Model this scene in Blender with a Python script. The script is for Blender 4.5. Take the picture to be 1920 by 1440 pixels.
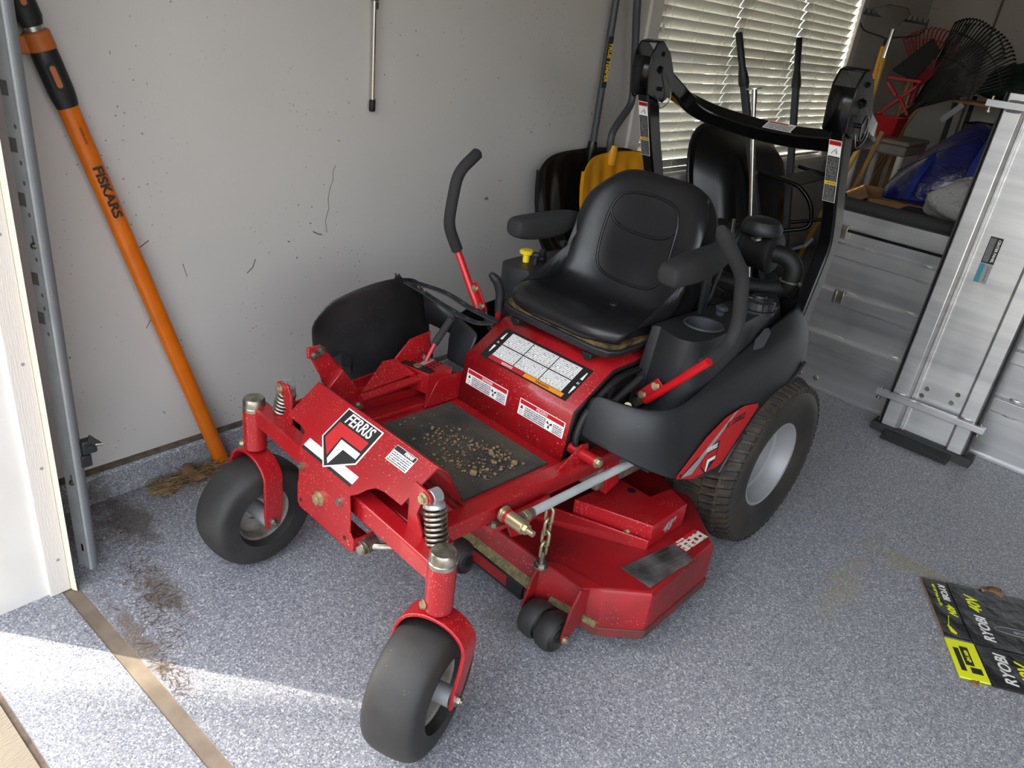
import bpy, bmesh, math, random
from mathutils import Vector, Matrix
random.seed(7)
V = Vector
for o in list(bpy.data.objects): bpy.data.objects.remove(o)
sc = bpy.context.scene
C = sc.collection

# ------------------------------------------------------------------ camera
cam = bpy.data.objects.new('camera', bpy.data.cameras.new('camera')); C.objects.link(cam)
cam.data.sensor_fit = 'HORIZONTAL'; cam.data.sensor_width = 36.0; cam.data.lens = 1425.0 / 1920 * 36
cam.data.clip_start = 0.02; cam.data.clip_end = 200
RX = (0.75190187, 0.6488026, 0.11704172); RY = (0.36561364, -0.26262779, -0.89294642); RZ = (-0.54860755, 0.71420013, -0.43468141)
cam.matrix_world = Matrix(((RX[0], -RY[0], -RZ[0], 0), (RX[1], -RY[1], -RZ[1], 0), (RX[2], -RY[2], -RZ[2], 1.4), (0, 0, 0, 1)))
sc.camera = cam

# ------------------------------------------------------------------ daylight
SUN_EL = 36.0
wd = bpy.data.worlds.new('sky'); sc.world = wd; wd.use_nodes = True
wn = wd.node_tree.nodes; wl = wd.node_tree.links; wn.clear()
sky = wn.new('ShaderNodeTexSky'); sky.sky_type = 'NISHITA'; sky.sun_disc = False
sky.sun_elevation = math.radians(SUN_EL); sky.sun_rotation = math.radians(236); sky.air_density = 1.0; sky.dust_density = 3.0
bgd = wn.new('ShaderNodeBackground'); bgd.inputs['Strength'].default_value = 0.30
hsv = wn.new('ShaderNodeHueSaturation'); hsv.inputs['Saturation'].default_value = 0.35
out = wn.new('ShaderNodeOutputWorld')
wl.new(sky.outputs[0], hsv.inputs['Color']); wl.new(hsv.outputs[0], bgd.inputs[0]); wl.new(bgd.outputs[0], out.inputs[0])
sun = bpy.data.objects.new('sun', bpy.data.lights.new('sun', 'SUN')); C.objects.link(sun)
sun.data.energy = 2.6; sun.data.angle = math.radians(0.53); sun.data.color = (1.0, 0.93, 0.82)
sd = V((0.835 * math.cos(math.radians(SUN_EL)), 0.55 * math.cos(math.radians(SUN_EL)), -math.sin(math.radians(SUN_EL))))
sun.rotation_euler = sd.to_track_quat('-Z', 'Y').to_euler(); sun.location = (-6, -4, 6)
sc.view_settings.view_transform = 'Standard'; sc.view_settings.look = 'None'
sc.view_settings.gamma = 1.0; sc.view_settings.use_curve_mapping = False
sc.view_settings.exposure = 2.0

# ------------------------------------------------------------------ mesh helpers
def fillet(pts, d=0.02, n=5):
    pts = [V(p) for p in pts]; r = [pts[0]]
    for i in range(1, len(pts) - 1):
        a, b, c = pts[i - 1], pts[i], pts[i + 1]
        da = min(d, (a - b).length * .45); dc = min(d, (c - b).length * .45)
        p = b + (a - b).normalized() * da; q = b + (c - b).normalized() * dc
        for k in range(n + 1):
            t = k / n; r.append(p * (1 - t) ** 2 + b * 2 * t * (1 - t) + q * t * t)
    r.append(pts[-1]); return r
def catmull(pts, n=6, closed=False):
    P = [V(p) for p in pts]; m = len(P); r = []
    for i in range(m if closed else m - 1):
        if closed: a, b, c, d = P[i - 1], P[i], P[(i + 1) % m], P[(i + 2) % m]
        else: a, b, c, d = P[max(i - 1, 0)], P[i], P[i + 1], P[min(i + 2, m - 1)]
        for k in range(n):
            t = k / n
            r.append(0.5 * ((2 * b) + (c - a) * t + (2 * a - 5 * b + 4 * c - d) * t * t + (3 * b - a - 3 * c + d) * t ** 3))
    if not closed: r.append(P[-1])
    return r
def frame(axis):
    w = V(axis).normalized(); u = w.orthogonal().normalized(); return u, w.cross(u), w
class MB:
    def __init__(s): s.b = bmesh.new()
    def vs(s, pts): return [s.b.verts.new(p) for p in pts]
    def face(s, vs):
        try: return s.b.faces.new(vs)
        except ValueError: return None
    def loft(s, secs, closed=True, caps=True, ring=False):
        R = [s.vs(q) for q in secs]; n = len(R[0])
        for i in range(len(R) - (0 if ring else 1)):
            a, b = R[i], R[(i + 1) % len(R)]
            for j in range(n if closed else n - 1):
                k = (j + 1) % n; s.face((a[j], a[k], b[k], b[j]))
        if caps and closed and not ring: s.face(R[0][::-1]); s.face(R[-1])
        return s
    def grid(s, rows): return s.loft(rows, closed=False, caps=False)
    def box(s, x0, x1, y0, y1, z0, z1, M=None):
        p = [V((x, y, z)) for z in (z0, z1) for x, y in ((x0, y0), (x1, y0), (x1, y1), (x0, y1))]
        if M is not None: p = [M @ q for q in p]
        return s.loft([p[:4], p[4:]])
    def bar(s, a, b, w, h, up=(0, 0, 1)):
        a, b = V(a), V(b); d = (b - a).normalized(); u = V(up); u = (u - d * u.dot(d)).normalized(); r = d.cross(u)
        q = [r * (sx * w / 2) + u * (sy * h / 2) for sx, sy in ((-1, -1), (1, -1), (1, 1), (-1, 1))]
        return s.loft([[a + k for k in q], [b + k for k in q]])
    def rtube(s, pts, w, h, up=(0, 0, 1), ring=False):
        P = [V(p) for p in pts]; S = []; m = len(P)
        for i, p in enumerate(P):
            if ring: d = P[(i + 1) % m] - P[i - 1]
            else: d = P[min(i + 1, m - 1)] - P[max(i - 1, 0)]
            d.normalize(); u = V(up[i] if isinstance(up, list) else up); u = (u - d * u.dot(d)).normalized(); r = d.cross(u)
            S.append([p + r * (sx * w / 2) + u * (sy * h / 2) for sx, sy in ((-1, -1), (1, -1), (1, 1), (-1, 1))])
        return s.loft(S, ring=ring)
    def tube(s, pts, r, n=12, ring=False):
        P = [V(p) for p in pts]; m = len(P); S = []; u = None
        for i, p in enumerate(P):
            d = (P[(i + 1) % m] - P[i - 1]) if ring else (P[min(i + 1, m - 1)] - P[max(i - 1, 0)])
            d.normalize()
            if u is None: u = d.orthogonal().normalized()
            u = (u - d * u.dot(d)).normalized(); w = d.cross(u); rr = r[i] if isinstance(r, (list, tuple)) else r
            S.append([p + (u * math.cos(2 * math.pi * k / n) + w * math.sin(2 * math.pi * k / n)) * rr for k in range(n)])
        return s.loft(S, ring=ring)
    def cyl(s, a, b, r, r2=None, n=20): return s.tube([a, b], [r, r if r2 is None else r2], n)
    def lathe(s, prof, o, axis, n=32, close=False):
        u, v, w = frame(axis); o = V(o)
        S = [[o + w * h + (u * math.cos(2 * math.pi * k / n) + v * math.sin(2 * math.pi * k / n)) * max(r, 1e-4) for k in range(n)] for r, h in prof]
        return s.loft(S, caps=not close, ring=close)
    def prism(s, pts, nv):
        nv = V(nv); return s.loft([[V(p) for p in pts], [V(p) + nv for p in pts]])
    def ball(s, c, r, n=14, sq=(1, 1, 1)):
        c = V(c); S = []
        for i in range(n // 2 + 1):
            t = math.pi * i / (n // 2); rr = max(math.sin(t), 1e-3)
            S.append([c + V((math.cos(2 * math.pi * k / n) * rr * r * sq[0], math.sin(2 * math.pi * k / n) * rr * r * sq[1], math.cos(t) * r * sq[2])) for k in range(n)])
        return s.loft(S)
    def holed(s, outer, holes, nv=None):
        es = []; L = [outer] + holes; loops = []
        for lp in L:
            vs = s.vs(lp); loops.append(vs)
            for i in range(len(vs)): es.append(s.b.edges.new((vs[i], vs[(i + 1) % len(vs)])))
        bmesh.ops.triangle_fill(s.b, use_beauty=True, use_dissolve=False, edges=es)
        return loops
def srgb(r, g, b):
    f = lambda c: (c / 255 / 12.92) if c / 255 <= .04045 else ((c / 255 + .055) / 1.055) ** 2.4
    return (f(r), f(g), f(b), 1)
def tag(o, label=None, cat=None, group=None, kind=None):
    if label: o['label'] = label
    if cat: o['category'] = cat
    if group: o['group'] = group
    if kind: o['kind'] = kind
    return o
def obj(name, mb, mat, parent=None, smooth=35, bevel=0, sub=0, solid=0, label=None, cat=None, group=None, kind=None, seg=2):
    bmesh.ops.remove_doubles(mb.b, verts=mb.b.verts, dist=1e-6)
    bmesh.ops.recalc_face_normals(mb.b, faces=mb.b.faces)
    me = bpy.data.meshes.new(name); mb.b.to_mesh(me); mb.b.free()
    if smooth:
        me.polygons.foreach_set('use_smooth', [True] * len(me.polygons)); me.set_sharp_from_angle(angle=math.radians(smooth))
    for m in (mat if isinstance(mat, (list, tuple)) else [mat]): me.materials.append(m)
    o = bpy.data.objects.new(name, me); C.objects.link(o)
    if parent: o.parent = parent
    if solid: md = o.modifiers.new('thick', 'SOLIDIFY'); md.thickness = solid; md.offset = 0
    if bevel: md = o.modifiers.new('edge', 'BEVEL'); md.width = bevel; md.segments = seg; md.limit_method = 'ANGLE'; md.angle_limit = math.radians(40)
    if sub: md = o.modifiers.new('soft', 'SUBSURF'); md.levels = sub; md.render_levels = sub
    return tag(o, label, cat, group, kind)
def thing(name, label, cat, loc=(0, 0, 0), rotz=0, group=None):
    o = bpy.data.objects.new(name, None); C.objects.link(o); o.location = loc; o.rotation_euler = (0, 0, rotz); o.empty_display_size = .05
    return tag(o, label, cat, group)
def copy_tree(o, parent=None):
    c = o.copy(); C.objects.link(c); c.parent = parent
    for ch in o.children: copy_tree(ch, c)
    return c
class Pl:                      # a flat patch of surface: origin, x axis, y axis
    def __init__(s, o, ux, uy, lift=0.0):
        s.u = V(ux).normalized(); uy = V(uy); s.v = (uy - s.u * uy.dot(s.u)).normalized(); s.n = s.u.cross(s.v); s.o = V(o) + s.n * lift
    def p(s, x, y, h=0.0): return s.o + s.u * x + s.v * y + s.n * h
    def M(s):
        return Matrix(((s.u.x, s.v.x, s.n.x, s.o.x), (s.u.y, s.v.y, s.n.y, s.o.y), (s.u.z, s.v.z, s.n.z, s.o.z), (0, 0, 0, 1)))
def patch(name, pl, pts, mat, parent=None, h=0.0004, t=0.0006, **k):
    m = MB(); m.prism([pl.p(x, y, h) for x, y in pts], pl.n * t); return obj(name, m, mat, parent, smooth=0, **k)
def rect(x0, x1, y0, y1): return [(x0, y0), (x1, y0), (x1, y1), (x0, y1)]
def text(name, s, pl, x, y, size, mat, parent=None, h=0.001, bold=0.0, shear=0.0, rot=0.0, align='CENTER', width=1.0, **k):
    cu = bpy.data.curves.new('t', 'FONT'); cu.body = s; cu.size = size; cu.align_x = align; cu.align_y = 'CENTER'; cu.extrude = 0.0003; cu.offset = bold; cu.shear = shear; cu.resolution_u = 3
    t = bpy.data.objects.new('t', cu); C.objects.link(t)
    dg = bpy.context.evaluated_depsgraph_get(); me = bpy.data.meshes.new_from_object(t.evaluated_get(dg))
    bpy.data.objects.remove(t)
    me.transform(pl.M() @ Matrix.Translation((x, y, h)) @ Matrix.Rotation(rot, 4, 'Z') @ Matrix.Diagonal((width, 1, 1, 1)))
    me.materials.clear(); me.materials.append(mat); me.name = name
    o = bpy.data.objects.new(name, me); C.objects.link(o)
    if parent: o.parent = parent
    return tag(o, **k)

# ------------------------------------------------------------------ materials
def mat(name, col, rough=.5, metal=0.0, var=None, bump=None, specks=None, coat=0.0, trans=0.0, aniso=None, roughvar=0.0, spec=0.5):
    m = bpy.data.materials.new(name); m.use_nodes = True; nt = m.node_tree; N, L = nt.nodes, nt.links
    b = N['Principled BSDF']; b.inputs['Roughness'].default_value = rough; b.inputs['Metallic'].default_value = metal
    b.inputs['Coat Weight'].default_value = coat; b.inputs['Specular IOR Level'].default_value = spec
    tc = N.new('ShaderNodeTexCoord')
    def noise(scale, det=4, stretch=None):
        t = N.new('ShaderNodeTexNoise'); t.inputs['Scale'].default_value = scale; t.inputs['Detail'].default_value = det
        if stretch:
            mp = N.new('ShaderNodeMapping'); mp.inputs['Scale'].default_value = stretch; L.new(tc.outputs['Object'], mp.inputs[0]); L.new(mp.outputs[0], t.inputs['Vector'])
        else: L.new(tc.outputs['Object'], t.inputs['Vector'])
        return t.outputs['Fac']
    def ramp(src, a, bb, c0=(0, 0, 0, 1), c1=(1, 1, 1, 1)):
        r = N.new('ShaderNodeValToRGB'); e = r.color_ramp.elements; e[0].position = a; e[1].position = bb; e[0].color = c0; e[1].color = c1; L.new(src, r.inputs[0]); return r.outputs[0]
    def mix(f, a, c):
        x = N.new('ShaderNodeMix'); x.data_type = 'RGBA'; L.new(f, x.inputs[0])
        for i, q in ((6, a), (7, c)):
            if isinstance(q, tuple): x.inputs[i].default_value = q
            else: L.new(q, x.inputs[i])
        return x.outputs[2]
    c = col
    if var: c = mix(ramp(noise(var[0], 5, var[2] if len(var) > 2 else None), .35, .68), c, var[1])
    if specks:
        for sp in (specks if isinstance(specks, list) else [specks]):
            v = N.new('ShaderNodeTexVoronoi'); v.inputs['Scale'].default_value = sp[0]
            if len(sp) > 3 and sp[3] == 'YZ':
                v.voronoi_dimensions = '2D'; sx = N.new('ShaderNodeSeparateXYZ'); cx = N.new('ShaderNodeCombineXYZ'); L.new(tc.outputs['Object'], sx.inputs[0]); L.new(sx.outputs[1], cx.inputs[0]); L.new(sx.outputs[2], cx.inputs[1])
                nv = N.new('ShaderNodeTexNoise'); nv.inputs['Scale'].default_value = sp[0] * 4; L.new(tc.outputs['Object'], nv.inputs['Vector'])
                ad = N.new('ShaderNodeVectorMath'); ad.operation = 'MULTIPLY_ADD'; ad.inputs[1].default_value = (.25 / sp[0],) * 3; L.new(nv.outputs['Color'], ad.inputs[0]); L.new(cx.outputs[0], ad.inputs[2]); L.new(ad.outputs[0], v.inputs['Vector'])
            elif len(sp) > 3:
                mp = N.new('ShaderNodeMapping'); mp.inputs['Scale'].default_value = sp[3]; mp.inputs['Rotation'].default_value = (.6, .4, .9); L.new(tc.outputs['Object'], mp.inputs[0]); L.new(mp.outputs[0], v.inputs['Vector'])
            else: L.new(tc.outputs['Object'], v.inputs['Vector'])
            lo = ramp(v.outputs['Distance'], sp[1] * .7, sp[1], (1, 1, 1, 1), (0, 0, 0, 1))
            msk = ramp(noise(sp[0] * (.2 if len(sp) > 3 and sp[3] == 'YZ' else .08), 3), *((.54, .66) if len(sp) > 3 and sp[3] == 'YZ' else (.42, .60))); mm = N.new('ShaderNodeMath'); mm.operation = 'MULTIPLY'; L.new(lo, mm.inputs[0]); L.new(msk, mm.inputs[1])
            c = mix(mm.outputs[0], c, sp[2])
    if isinstance(c, tuple): b.inputs['Base Color'].default_value = c
    else: L.new(c, b.inputs['Base Color'])
    if roughvar:
        mr = N.new('ShaderNodeMapRange'); L.new(noise(9, 5), mr.inputs[0]); mr.inputs[1].default_value = .3; mr.inputs[2].default_value = .7; mr.inputs[3].default_value = rough - roughvar; mr.inputs[4].default_value = rough + roughvar; L.new(mr.outputs[0], b.inputs['Roughness'])
    if bump:
        bp = N.new('ShaderNodeBump'); bp.inputs['Strength'].default_value = bump[1]; bp.inputs['Distance'].default_value = bump[2] if len(bump) > 2 else .002
        L.new(noise(bump[0], 3, bump[3] if len(bump) > 3 else None), bp.inputs['Height']); L.new(bp.outputs[0], b.inputs['Normal'])
    if trans:
        tr = N.new('ShaderNodeBsdfTranslucent'); tr.inputs[0].default_value = col; ms = N.new('ShaderNodeMixShader'); ms.inputs[0].default_value = trans
        L.new(b.outputs[0], ms.inputs[1]); L.new(tr.outputs[0], ms.inputs[2]); L.new(ms.outputs[0], N['Material Output'].inputs[0])
    return m
GRASS = srgb(188, 160, 104)
RED = mat('red_paint', srgb(164, 20, 28), .36, var=(6, srgb(148, 17, 24)), specks=[(120, .22, srgb(206, 112, 90), (1, 2.2, 1)), (60, .13, srgb(206, 172, 122), (1, 3, 1))], coat=.25, roughvar=.08)
REDC = mat('red_paint_clean', srgb(164, 18, 26), .32, coat=.25)
REDD = mat('red_paint_dirty', srgb(150, 16, 24), .45, var=(7, srgb(108, 22, 24)), specks=[(80, .15, srgb(190, 120, 88), (1, 2, 1))])
BLKPL = mat('black_plastic', srgb(38, 39, 41), .48, var=(5, srgb(30, 31, 33)), specks=(60, .06, srgb(150, 145, 130)), bump=(900, .25, .0006))
GRYPL = mat('grey_plastic', srgb(58, 60, 64), .5, specks=(70, .06, srgb(170, 165, 150)), bump=(900, .25, .0006))
VINYL = mat('black_vinyl', srgb(26, 26, 28), .36, bump=(700, .12, .0006), roughvar=.06)
FOAM = mat('black_foam', srgb(40, 40, 40), .85, bump=(500, .5, .001))
RUB = mat('black_rubber', srgb(34, 33, 33), .62, var=(9, srgb(52, 50, 47)), specks=(70, .07, srgb(150, 132, 105)), bump=(300, .2, .001))
RUBD = mat('dirty_tread_rubber', srgb(34, 33, 31), .8, var=(26, srgb(64, 54, 42)), bump=(250, .35, .001))
RUBS = mat('soil_packed_rubber', srgb(44, 40, 35), .85, var=(30, srgb(86, 71, 53)))
FLAP = mat('worn_rubber_flap', srgb(30, 30, 31), .42, var=(8, srgb(44, 43, 42)), specks=(110, .12, srgb(120, 112, 98)))
BLKMET = mat('black_enamel', srgb(11, 11, 12), .24, coat=.12, spec=.35)
BLKMAT = mat('black_matte', srgb(16, 16, 16), .6)
DARK = mat('dark_engine', srgb(22, 22, 22), .55, var=(20, srgb(40, 36, 30)))
STEEL = mat('zinc_steel', srgb(176, 172, 160), .32, .9, var=(40, srgb(120, 112, 96)))
BRASS = mat('yellow_zinc', srgb(178, 168, 134), .38, .8)
CHROME = mat('stainless', srgb(205, 203, 198), .22, 1.0)
ALU = mat('brushed_aluminium', srgb(222, 222, 220), .36, .90, var=(3, srgb(200, 200, 202), (.3, .3, 8)), roughvar=.05, bump=(30, .05, .001, (.3, .3, 30)))
GALV = mat('galvanised', srgb(186, 190, 188), .5, .12, var=(12, srgb(164, 168, 168)))
RIMW = mat('grey_wheel_paint', srgb(150, 151, 152), .5, .25)
RIMD = mat('dusty_wheel_paint', srgb(150, 146, 138), .55, .2, var=(18, srgb(104, 94, 80)))
WHITE = mat('white_print', srgb(236, 234, 228), .5)
BLACK = mat('black_print', srgb(22, 22, 22), .5)
GRYPR = mat('grey_print', srgb(150, 150, 152), .5)
REDPR = mat('red_print', srgb(186, 30, 34), .5)
ORPR = mat('orange_print', srgb(230, 140, 30), .5)
YELPR = mat('yellow_print', srgb(232, 190, 40), .5)
LIME = mat('lime_print', srgb(232, 240, 30), .5)
ORANGE = mat('orange_paint', srgb(228, 116, 8), .38, var=(14, srgb(212, 104, 8)), coat=.2)
ORD = mat('orange_plastic', srgb(190, 104, 40), .5)
YELLOW = mat('yellow_plastic', srgb(232, 160, 18), .3)
YKNOB = mat('yellow_knob', srgb(238, 206, 20), .4)
WOOD = mat('pale_wood', srgb(176, 138, 84), .6, var=(6, srgb(140, 100, 56), (10, 10, 1)))
YWOOD = mat('varnished_yellow_handle', srgb(200, 160, 72), .45)
CARD = mat('cardboard', srgb(172, 128, 86), .8, var=(12, srgb(150, 110, 72)))
BLUE = mat('blue_bag_film', srgb(26, 36, 112), .3, var=(5, srgb(16, 22, 78)), bump=(14, .8, .02), coat=.4)
STRAP = mat('blue_webbing', srgb(20, 50, 130), .7)
GREYBAG = mat('grey_plastic_bag', srgb(190, 190, 188), .35, bump=(22, .8, .02))
GREEN = mat('dark_green_tarp', srgb(22, 48, 38), .6, bump=(8, .8, .03))
REDPL = mat('red_plastic', srgb(168, 20, 28), .4)
TAN = mat('foam_rubber_tan', srgb(168, 138, 76), .85)
LEAF = mat('dry_leaf', srgb(158, 122, 86), .8, var=(30, srgb(120, 86, 58)))
STRAW = mat('dry_grass', srgb(172, 146, 102), .9, var=(20, srgb(118, 94, 64)))
SOIL = mat('dry_soil', srgb(150, 126, 92), .95, var=(60, srgb(118, 94, 64)), bump=(200, .6, .002))
def microprint(name, base, ink, rows, cover=.5, axis='Y'):
    m = bpy.data.materials.new(name); m.use_nodes = True; N, L = m.node_tree.nodes, m.node_tree.links; b = N['Principled BSDF']; b.inputs['Roughness'].default_value = .5
    tc = N.new('ShaderNodeTexCoord'); uv = N.new('ShaderNodeSeparateXYZ'); L.new(tc.outputs['UV'], uv.inputs[0])
    def mth(op, a, c):
        x = N.new('ShaderNodeMath'); x.operation = op
        for i, q in enumerate((a, c)):
            if q is None: continue
            if isinstance(q, (int, float)): x.inputs[i].default_value = q
            else: L.new(q, x.inputs[i])
        return x.outputs[0]
    r = mth('MULTIPLY', uv.outputs[1], rows); fr = mth('FRACT', r, None); band = mth('LESS_THAN', fr, .52)
    cb = N.new('ShaderNodeCombineXYZ'); L.new(mth('MULTIPLY', uv.outputs[0], rows * 2.2), cb.inputs[0]); L.new(mth('FLOOR', r, None), cb.inputs[1])
    wn_ = N.new('ShaderNodeTexNoise'); wn_.inputs['Scale'].default_value = 1.6; wn_.inputs['Detail'].default_value = 2; L.new(cb.outputs[0], wn_.inputs['Vector'])
    word = mth('GREATER_THAN', wn_.outputs['Fac'], 1 - cover)
    fac = mth('MULTIPLY', band, word); x = N.new('ShaderNodeMix'); x.data_type = 'RGBA'; x.inputs[6].default_value = base; x.inputs[7].default_value = ink; L.new(fac, x.inputs[0]); L.new(x.outputs[2], b.inputs['Base Color'])
    return m
PRW = microprint('small_print_on_white', srgb(234, 232, 226), srgb(70, 70, 72), 9)
PRW2 = microprint('small_print_fine', srgb(234, 232, 226), srgb(60, 60, 76), 5, .58)
PRB = microprint('small_print_on_black', srgb(14, 14, 14), srgb(150, 150, 148), 34, .52)
PRB2 = microprint('fine_print_on_black', srgb(24, 24, 24), srgb(150, 150, 150), 5, .6)
def uvpatch(name, pl, x0, x1, y0, y1, mt, parent=None, h=0.0008, flip=False):
    me = bpy.data.meshes.new(name); me.from_pydata([pl.p(x0, y0, h), pl.p(x1, y0, h), pl.p(x1, y1, h), pl.p(x0, y1, h)], [], [(0, 1, 2, 3)])
    uv = me.uv_layers.new(); a = (x1 - x0) / (y1 - y0); q = [(0, 0), (a, 0), (a, 1), (0, 1)]
    if flip: q = [(a, 1), (0, 1), (0, 0), (a, 0)]
    for i, t in enumerate(q): uv.data[i].uv = t
    me.materials.append(mt); o = bpy.data.objects.new(name, me); C.objects.link(o)
    if parent: o.parent = parent
    return o
def bolt(parent, p, axis, r=.008, mt=None, name='bolt'):
    m = MB(); a = V(axis).normalized(); p = V(p); m.cyl(p, p + a * r * .25, r * 1.35, n=14); m.cyl(p + a * r * .25, p + a * r * .95, r, n=6); m.cyl(p + a * r * .9, p + a * r * 1.1, r * .55, n=8)
    return obj(name, m, mt or STEEL, parent, smooth=30)

# ------------------------------------------------------------------ the garage
def struct(name, mb, m, parent=None, **k):
    o = obj(name, mb, m, parent, **k)
    if parent is None: o['kind'] = 'structure'
    return o
def floor_material():
    m = bpy.data.materials.new('flake_epoxy_floor'); m.use_nodes = True; N, L = m.node_tree.nodes, m.node_tree.links; b = N['Principled BSDF']
    tc = N.new('ShaderNodeTexCoord')
    nz = N.new('ShaderNodeTexNoise'); nz.inputs['Scale'].default_value = 120; L.new(tc.outputs['Object'], nz.inputs['Vector'])
    va = N.new('ShaderNodeVectorMath'); va.operation = 'MULTIPLY_ADD'; va.inputs[1].default_value = (.006, .006, .006); L.new(nz.outputs['Color'], va.inputs[0]); L.new(tc.outputs['Object'], va.inputs[2])
    def chips(scale, stops):
        v = N.new('ShaderNodeTexVoronoi'); v.inputs['Scale'].default_value = scale; L.new(va.outputs[0], v.inputs['Vector'])
        s = N.new('ShaderNodeSeparateColor'); L.new(v.outputs['Color'], s.inputs[0]); r = N.new('ShaderNodeValToRGB'); r.color_ramp.interpolation = 'CONSTANT'
        e = r.color_ramp.elements; e[0].position = 0; e[0].color = stops[0][1]; e[1].position = stops[1][0]; e[1].color = stops[1][1]
        for p, c in stops[2:]: q = e.new(p); q.color = c
        L.new(s.outputs[0], r.inputs[0]); return r.outputs[0], s.outputs[1]
    c1, f1 = chips(300, [(0, srgb(116, 117, 121)), (.22, srgb(142, 143, 147)), (.42, srgb(160, 161, 166)), (.60, srgb(130, 133, 141)), (.74, srgb(196, 196, 197)), (.86, srgb(76, 79, 88)), (.95, srgb(226, 225, 223))])
    c2, f2 = chips(560, [(0, srgb(120, 122, 127)), (.3, srgb(152, 154, 159)), (.6, srgb(170, 171, 174)), (.8, srgb(104, 106, 112))])
    def mix(f, a, c):
        x = N.new('ShaderNodeMix'); x.data_type = 'RGBA'
        if isinstance(f, float): x.inputs[0].default_value = f
        else: L.new(f, x.inputs[0])
        for i, q in ((6, a), (7, c)):
            if isinstance(q, tuple): x.inputs[i].default_value = q
            else: L.new(q, x.inputs[i])
        return x.outputs[2]
    c = mix(.36, c1, c2)
    def stain(cx, cy, rx, ry, col, amt, scale=14):
        nonlocal c
        mp = N.new('ShaderNodeMapping'); mp.inputs['Location'].default_value = (-cx / rx, -cy / ry, 0); mp.inputs['Scale'].default_value = (1 / rx, 1 / ry, 0); L.new(tc.outputs['Object'], mp.inputs[0])
        ln = N.new('ShaderNodeVectorMath'); ln.operation = 'LENGTH'; L.new(mp.outputs[0], ln.inputs[0])
        t = N.new('ShaderNodeTexNoise'); t.inputs['Scale'].default_value = scale; t.inputs['Detail'].default_value = 8; L.new(tc.outputs['Object'], t.inputs['Vector'])
        a = N.new('ShaderNodeMath'); a.operation = 'MULTIPLY_ADD'; a.inputs[1].default_value = 2.4; L.new(t.outputs['Fac'], a.inputs[0]); a.inputs[2].default_value = -1.2
        s = N.new('ShaderNodeMath'); s.operation = 'ADD'; L.new(ln.outputs['Value'], s.inputs[0]); L.new(a.outputs[0], s.inputs[1])
        r = N.new('ShaderNodeMapRange'); L.new(s.outputs[0], r.inputs[0]); r.inputs[1].default_value = 1.0; r.inputs[2].default_value = .45; r.inputs[3].default_value = 0; r.inputs[4].default_value = amt
        c = mix(r.outputs[0], c, col)
    stain(-1.86, .72, .14, .08, srgb(84, 74, 62), .7)
    stain(-1.52, .655, .13, .05, srgb(98, 84, 68), .6, 34)
    stain(-1.40, .545, .20, .03, srgb(112, 94, 72), .65, 26)
    stain(-.165, 2.36, .16, .05, srgb(150, 138, 100), .5)
    stain(-.28, 2.10, .05, .20, srgb(158, 148, 118), .35)
    stain(.02, 1.22, .03, .09, srgb(168, 134, 80), .6, 30)
    stain(-.86, 1.23, .08, .05, srgb(100, 100, 98), .45, 30)
    stain(.05, .95, .10, .03, srgb(150, 120, 90), .4, 25)
    L.new(c, b.inputs['Base Color']); b.inputs['Roughness'].default_value = .42
    mr = N.new('ShaderNodeMapRange'); L.new(f1, mr.inputs[0]); mr.inputs[3].default_value = .34; mr.inputs[4].default_value = .6; L.new(mr.outputs[0], b.inputs['Roughness'])
    bp = N.new('ShaderNodeBump'); bp.inputs['Strength'].default_value = .35; bp.inputs['Distance'].default_value = .001; L.new(f1, bp.inputs['Height']); L.new(bp.outputs[0], b.inputs['Normal'])
    return m
FLOOR = floor_material()
WALLM = mat('painted_wall', srgb(208, 203, 196), .62, var=(1.6, srgb(200, 196, 190)), bump=(40, .06, .002), specks=[(12, .035, srgb(96, 88, 80), 'YZ'), (26, .07, srgb(146, 138, 130), 'YZ'), (5, .02, srgb(78, 70, 62), 'YZ')])
CEIL = mat('ceiling_paint', srgb(150, 146, 140), .8)
WALLR = mat('unpainted_far_wall', srgb(120, 114, 106), .8)
TRIMW = mat('white_trim_paint', srgb(230, 226, 220), .5, var=(5, srgb(220, 216, 208)))
GRAIN = mat('white_wood_grain', srgb(226, 218, 208), .5, bump=(60, .5, .002, (6, 6, .5)))
CREAM = mat('cream_weatherstrip', srgb(226, 218, 190), .55)
DRIVE = mat('broom_concrete', srgb(150, 137, 116), .85, var=(3, srgb(138, 127, 108)), bump=(60, .6, .004, (6, 1, 1)))
GROOVE = mat('bare_dusty_concrete', srgb(136, 122, 104), .9, var=(14, srgb(112, 98, 82)))
SOILB = mat('damp_soil', srgb(84, 70, 58), .95, var=(40, srgb(116, 100, 84)), bump=(90, .8, .004))

m = MB(); m.box(-2.1, 4.3, .520, 7.8, -.1, 0); m.box(-2.1, 4.3, .275, .482, -.1, 0); flo = struct('floor', m, FLOOR, smooth=0)
tag(flo, 'grey and white speckled flake coated garage floor', 'floor')
m = MB(); m.box(-1.95, 4.3, .482, .520, -.1, -.003); g = obj('door_groove', m, GROOVE, flo, smooth=0, label='bare dusty strip under the garage door line')
m = MB(); m.box(-9, 9, -14, .262, -.1, -.004); dr = struct('floor_driveway', m, DRIVE, smooth=0); tag(dr, 'tan broom finished concrete driveway outside the door', 'driveway')
m = MB(); m.box(-9, 9, .262, .276, -.1, -.012); obj('soil_joint', m, SOILB, dr, smooth=0)

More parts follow.
